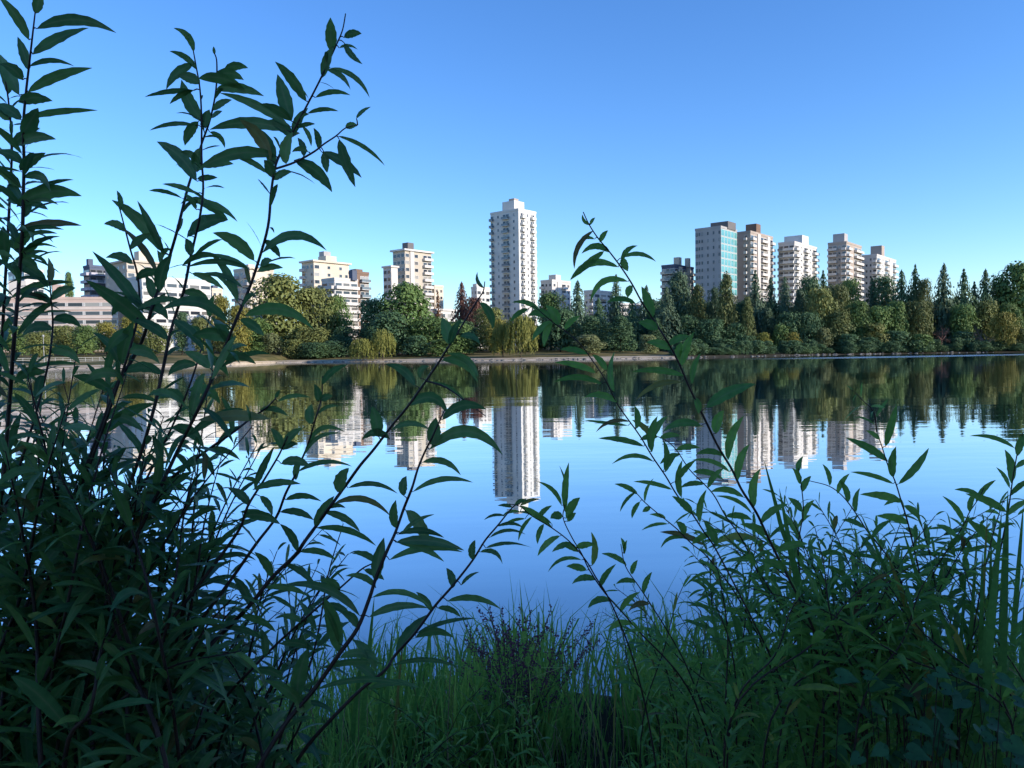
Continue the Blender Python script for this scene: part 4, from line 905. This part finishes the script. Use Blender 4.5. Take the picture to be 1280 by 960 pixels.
# bank grass
GRASS = mat('bank_grass', (.13, .30, .058), .6, .25, attr=(.28, .42, .085), trans=.45)
L = Leaves(); rg = random.Random(5)
def hgrass(x, y):
    a = 640 + FPX*x/y
    return float(np.interp(a, [300, 430, 520, 620, 690, 735, 780, 850, 1000, 1300], [.35, .42, .44, .28, .16, .12, .20, .36, .42, .45]))
from mathutils import noise as mn
for k in range(16000):
    y = 5.0 - 2.6*rg.random()**1.1; x = rg.uniform(-.42, .72)*y; cl = mn.noise(Vector((x*2.3, y*2.3, 3.))) + .5*mn.noise(Vector((x*6, y*6, 1.)))
    if cl < rg.uniform(-.45, .35): continue
    g = ground(x, y); h = hgrass(x, y)*rg.uniform(.3, 1.1)*(1 if y < 4.4 else .75)*(.75 + .7*max(0, cl)); a = rg.uniform(0, 6.28); b = h*rg.uniform(.1, .9)
    if y > 4.8 and rg.random() < .6: continue
    if -.21*y < x < .17*y and rg.random() < (.55 if y < 3.9 else .8): continue
    d = Vector((math.cos(a), math.sin(a), 0)); p = Vector((x, y, g-.02))
    L.blade([p, p + d*b*.18 + Vector((0, 0, h*.45)), p + d*b*.5 + Vector((0, 0, h*.8)), p + d*b*.95 + Vector((0, 0, h*rg.uniform(.7, 1.)))], rg.uniform(.003, .008), r=rg.random())
for k in range(260):
    y = 4.75 - 1.6*rg.random(); px = rg.choice([rg.uniform(420, 700), rg.uniform(560, 700), rg.uniform(790, 960), rg.uniform(300, 1280)]); x = (px-640)/FPX*y; hh = rg.uniform(.25, .72)
    if y > 4.1 and 560 < px < 800 and rg.random() < .6: continue
    for j in range(rg.randint(8, 20)):
        a = rg.uniform(0, 6.28); h = hh*rg.uniform(.5, 1.1); b = h*rg.uniform(.05, .7); q = Vector((x + rg.gauss(0, .05), y + rg.gauss(0, .05), 0)); q.z = ground(q.x, q.y) - .02; e = Vector((math.cos(a), math.sin(a), 0))
        L.blade([q, q + e*b*.15 + Vector((0, 0, h*.4)), q + e*b*.45 + Vector((0, 0, h*.78)), q + e*b + Vector((0, 0, h*rg.uniform(.8, 1.02)))], rg.uniform(.005, .013), r=rg.random())
stuff('bank_grass', L.mesh('bank_grass', GRASS), 'fine green grass on the near bank along the bottom edge', 'grass')
DRY = mat('dry_stem', (.20, .15, .085), .8, .1, attr=(.28, .22, .13)); L = Leaves()
for k in range(420):
    y = 4.9 - 2.2*rg.random(); x = rg.uniform(-.40, .70)*y; h = rg.uniform(.2, .6); a = rg.uniform(0, 6.28); q = Vector((x, y, ground(x, y)-.02)); e = Vector((math.cos(a), math.sin(a), 0))*h*rg.uniform(.05, .9)
    L.blade([q, q + e*.2 + Vector((0, 0, h*.5)), q + e*.55 + Vector((0, 0, h*.85)), q + e + Vector((0, 0, h*.95))], rg.uniform(.002, .0045))
stuff('dry_stems', L.mesh('dry_stems', DRY), 'thin straw-coloured dead stems mixed in the bank grass', 'dry grass')
tips = [(rr.uniform(430, 700), rr.uniform(845, 935)) for _ in range(30)]
shrub_mass('low leafy weeds in the grass at the bottom centre', tips, [(470, 990), (540, 990), (610, 990), (680, 990)], (2.6, 3.4), .075, .02, LEAF2, name='leafy_weed', asp=.2, r1=.0022)
# purple flower plant
PURP = mat('flower_bead', (.10, .028, .060), .7, .2, (30, (.16, .05, .085))); PSTEM = mat('flower_stem', (.05, .022, .026), .7)
def purple(label, cx, cy, d, n, W, Hh):
    b0 = P(cx, cy, d); root = thing('purple_flower_plant', label, 'flower', (b0.x, b0.y, ground(b0.x, b0.y))); st = MB(); fl = MB(); L = Leaves()
    for k in range(n):
        tx = cx + rf.uniform(-W, W); ty = cy - Hh*rf.uniform(.45, 1.)*(1-.35*abs(tx-cx)/W); lo = Vector((b0.x + rf.uniform(-.06, .06), d + rf.uniform(-.06, .06), root.location.z))
        t = P(tx, ty, d + rf.uniform(-.2, .2)); sp = spline([t, t.lerp(lo, .45) + Vector((0, 0, .04)), lo], 12); st.tube(sp, [.0009 + .0012*i/(len(sp)-1) for i in range(len(sp))], 4)
        tw = []
        for i in (4, 8, 12, 16):
            if rf.random() < .7:
                e = sp[i] + Vector((rf.choice([-1, 1])*rf.uniform(.04, .11), rf.uniform(-.05, .05), rf.uniform(.03, .12))); t2 = spline([e, e.lerp(sp[i], .5) - Vector((0, 0, .012)), sp[i]], 5)
                st.tube(t2, [.0008]*len(t2), 4); tw.append(t2)
        for i, p in enumerate(sp[:14] + [q for t2 in tw for q in t2[:7]]):
            for _ in range(3):
                s = rf.uniform(.0025, .0055); q = p + Vector((rf.gauss(0, .004), rf.gauss(0, .004), rf.gauss(0, .009)))
                b = len(fl.V); fl.V += [q + Vector(v)*s for v in ((1, 0, 0), (-1, 0, 0), (0, 1, 0), (0, -1, 0), (0, 0, 1), (0, 0, -1))]
                fl.F += [(b, b+2, b+4), (b+2, b+1, b+4), (b+1, b+3, b+4), (b+3, b, b+4), (b+2, b, b+5), (b+1, b+2, b+5), (b+3, b+1, b+5), (b, b+3, b+5)]; fl.M += [0]*8
        auto_leaves(L, None, sp, .6, .95, .05, .05, .15)
    off = Matrix.Translation(-root.location)
    k = len(st.V); st.V += fl.V; st.F += [tuple(i+k for i in f) for f in fl.F]; st.M += [1]*len(fl.F)
    me = st.mesh('flower_spikes', [PSTEM, PURP]); me.transform(off); link('flower_spikes', me, root)
    me = L.mesh('foliage', LEAF2); me.transform(off); link('foliage', me, root)
purple('purple flower spikes with tiny beads in front of the open water', 648, 860, 3.3, 22, 92, 125)
purple('dark seed spikes half hidden by the left willow leaves near the bottom', 225, 850, 2.4, 10, 70, 90)
# heart-shaped climbing leaves, brown leaves
HEART = mat('bindweed_leaf', (.035, .105, .04), .55, .25, attr=(.05, .14, .05), trans=.2); BRN = mat('brown_leaf', (.13, .05, .022), .7, .2, attr=(.18, .085, .035), trans=.2)
def heart_plant(label, spots, d, m, cat, name, size):
    L = Leaves(); st = MB(); x0, y0 = spots[0]; b0 = P(x0, y0, d); root = thing(name, label, cat, (b0.x, b0.y, ground(b0.x, b0.y)))
    for (x, y) in spots:
        dd = d + rf.uniform(-.15, .15); p = P(x, y, dd); s = size*rf.uniform(.7, 1.2); a = rf.uniform(0, 6.28)
        ax = Vector((math.cos(a), -abs(math.sin(a))*.7, -.35)).normalized(); n = Vector((rf.gauss(0, .3), -.45, .8)).normalized(); ax = (ax - n*ax.dot(n)).normalized(); sd_ = n.cross(ax)
        b = len(L.V); out = [(-.1, 0), (-.32, .22), (-.25, .45), (0, .52), (.3, .42), (.62, .2), (.95, 0)]
        ring = out + [(u, -v) for u, v in out[-2:0:-1]]
        L.V.append(p + ax*s*.2 - n*s*.06); L.V += [p + ax*s*u + sd_*s*v + n*s*(.05*math.sin(u*5+a) + .10*abs(v) - .18*u*u) for u, v in ring]
        k = len(ring); r = rf.random()
        for i in range(k): L.F.append((b, b+1+i, b+1+(i+1) % k)); L.R.append(r)
        lo = Vector((p.x + rf.uniform(-.1, .1), p.y + .05, root.location.z)); st.tube(spline([p, p.lerp(lo, .5) + Vector((.02, .03, 0)), lo], 5), [.0012]*11, 4)
    off = Matrix.Translation(-root.location)
    me = st.mesh('stems', [STEM], True); me.transform(off); link('stems', me, root)
    me = L.mesh('foliage', m); me.transform(off); link('foliage', me, root)
hs_ = [(rr.uniform(1040, 1290), rr.uniform(835, 965)) for _ in range(60)] + [(1095, 885), (1125, 888), (1180, 890), (1200, 858), (1140, 940), (1185, 925), (1240, 905)]
heart_plant('climbing plant with broad heart-shaped leaves in the lower right corner', hs_, 2.1, HEART, 'climbing plant', 'bindweed_plant', .045)
heart_plant('withered plant with rust-brown leaves among the right willow stems', [(1075, 742), (1088, 748), (1068, 758), (1060, 772), (1078, 765), (1100, 745), (1056, 780), (1085, 772), (1066, 748)], 2.5, BRN, 'plant', 'withered_plant', .032)
hs_ = [(rr.uniform(-10, 330), rr.uniform(850, 965)) for _ in range(60)]
heart_plant('low round-leaved weed under the left willow shrub', hs_, 2.0, HEART, 'weed', 'round_leaved_weed', .04)
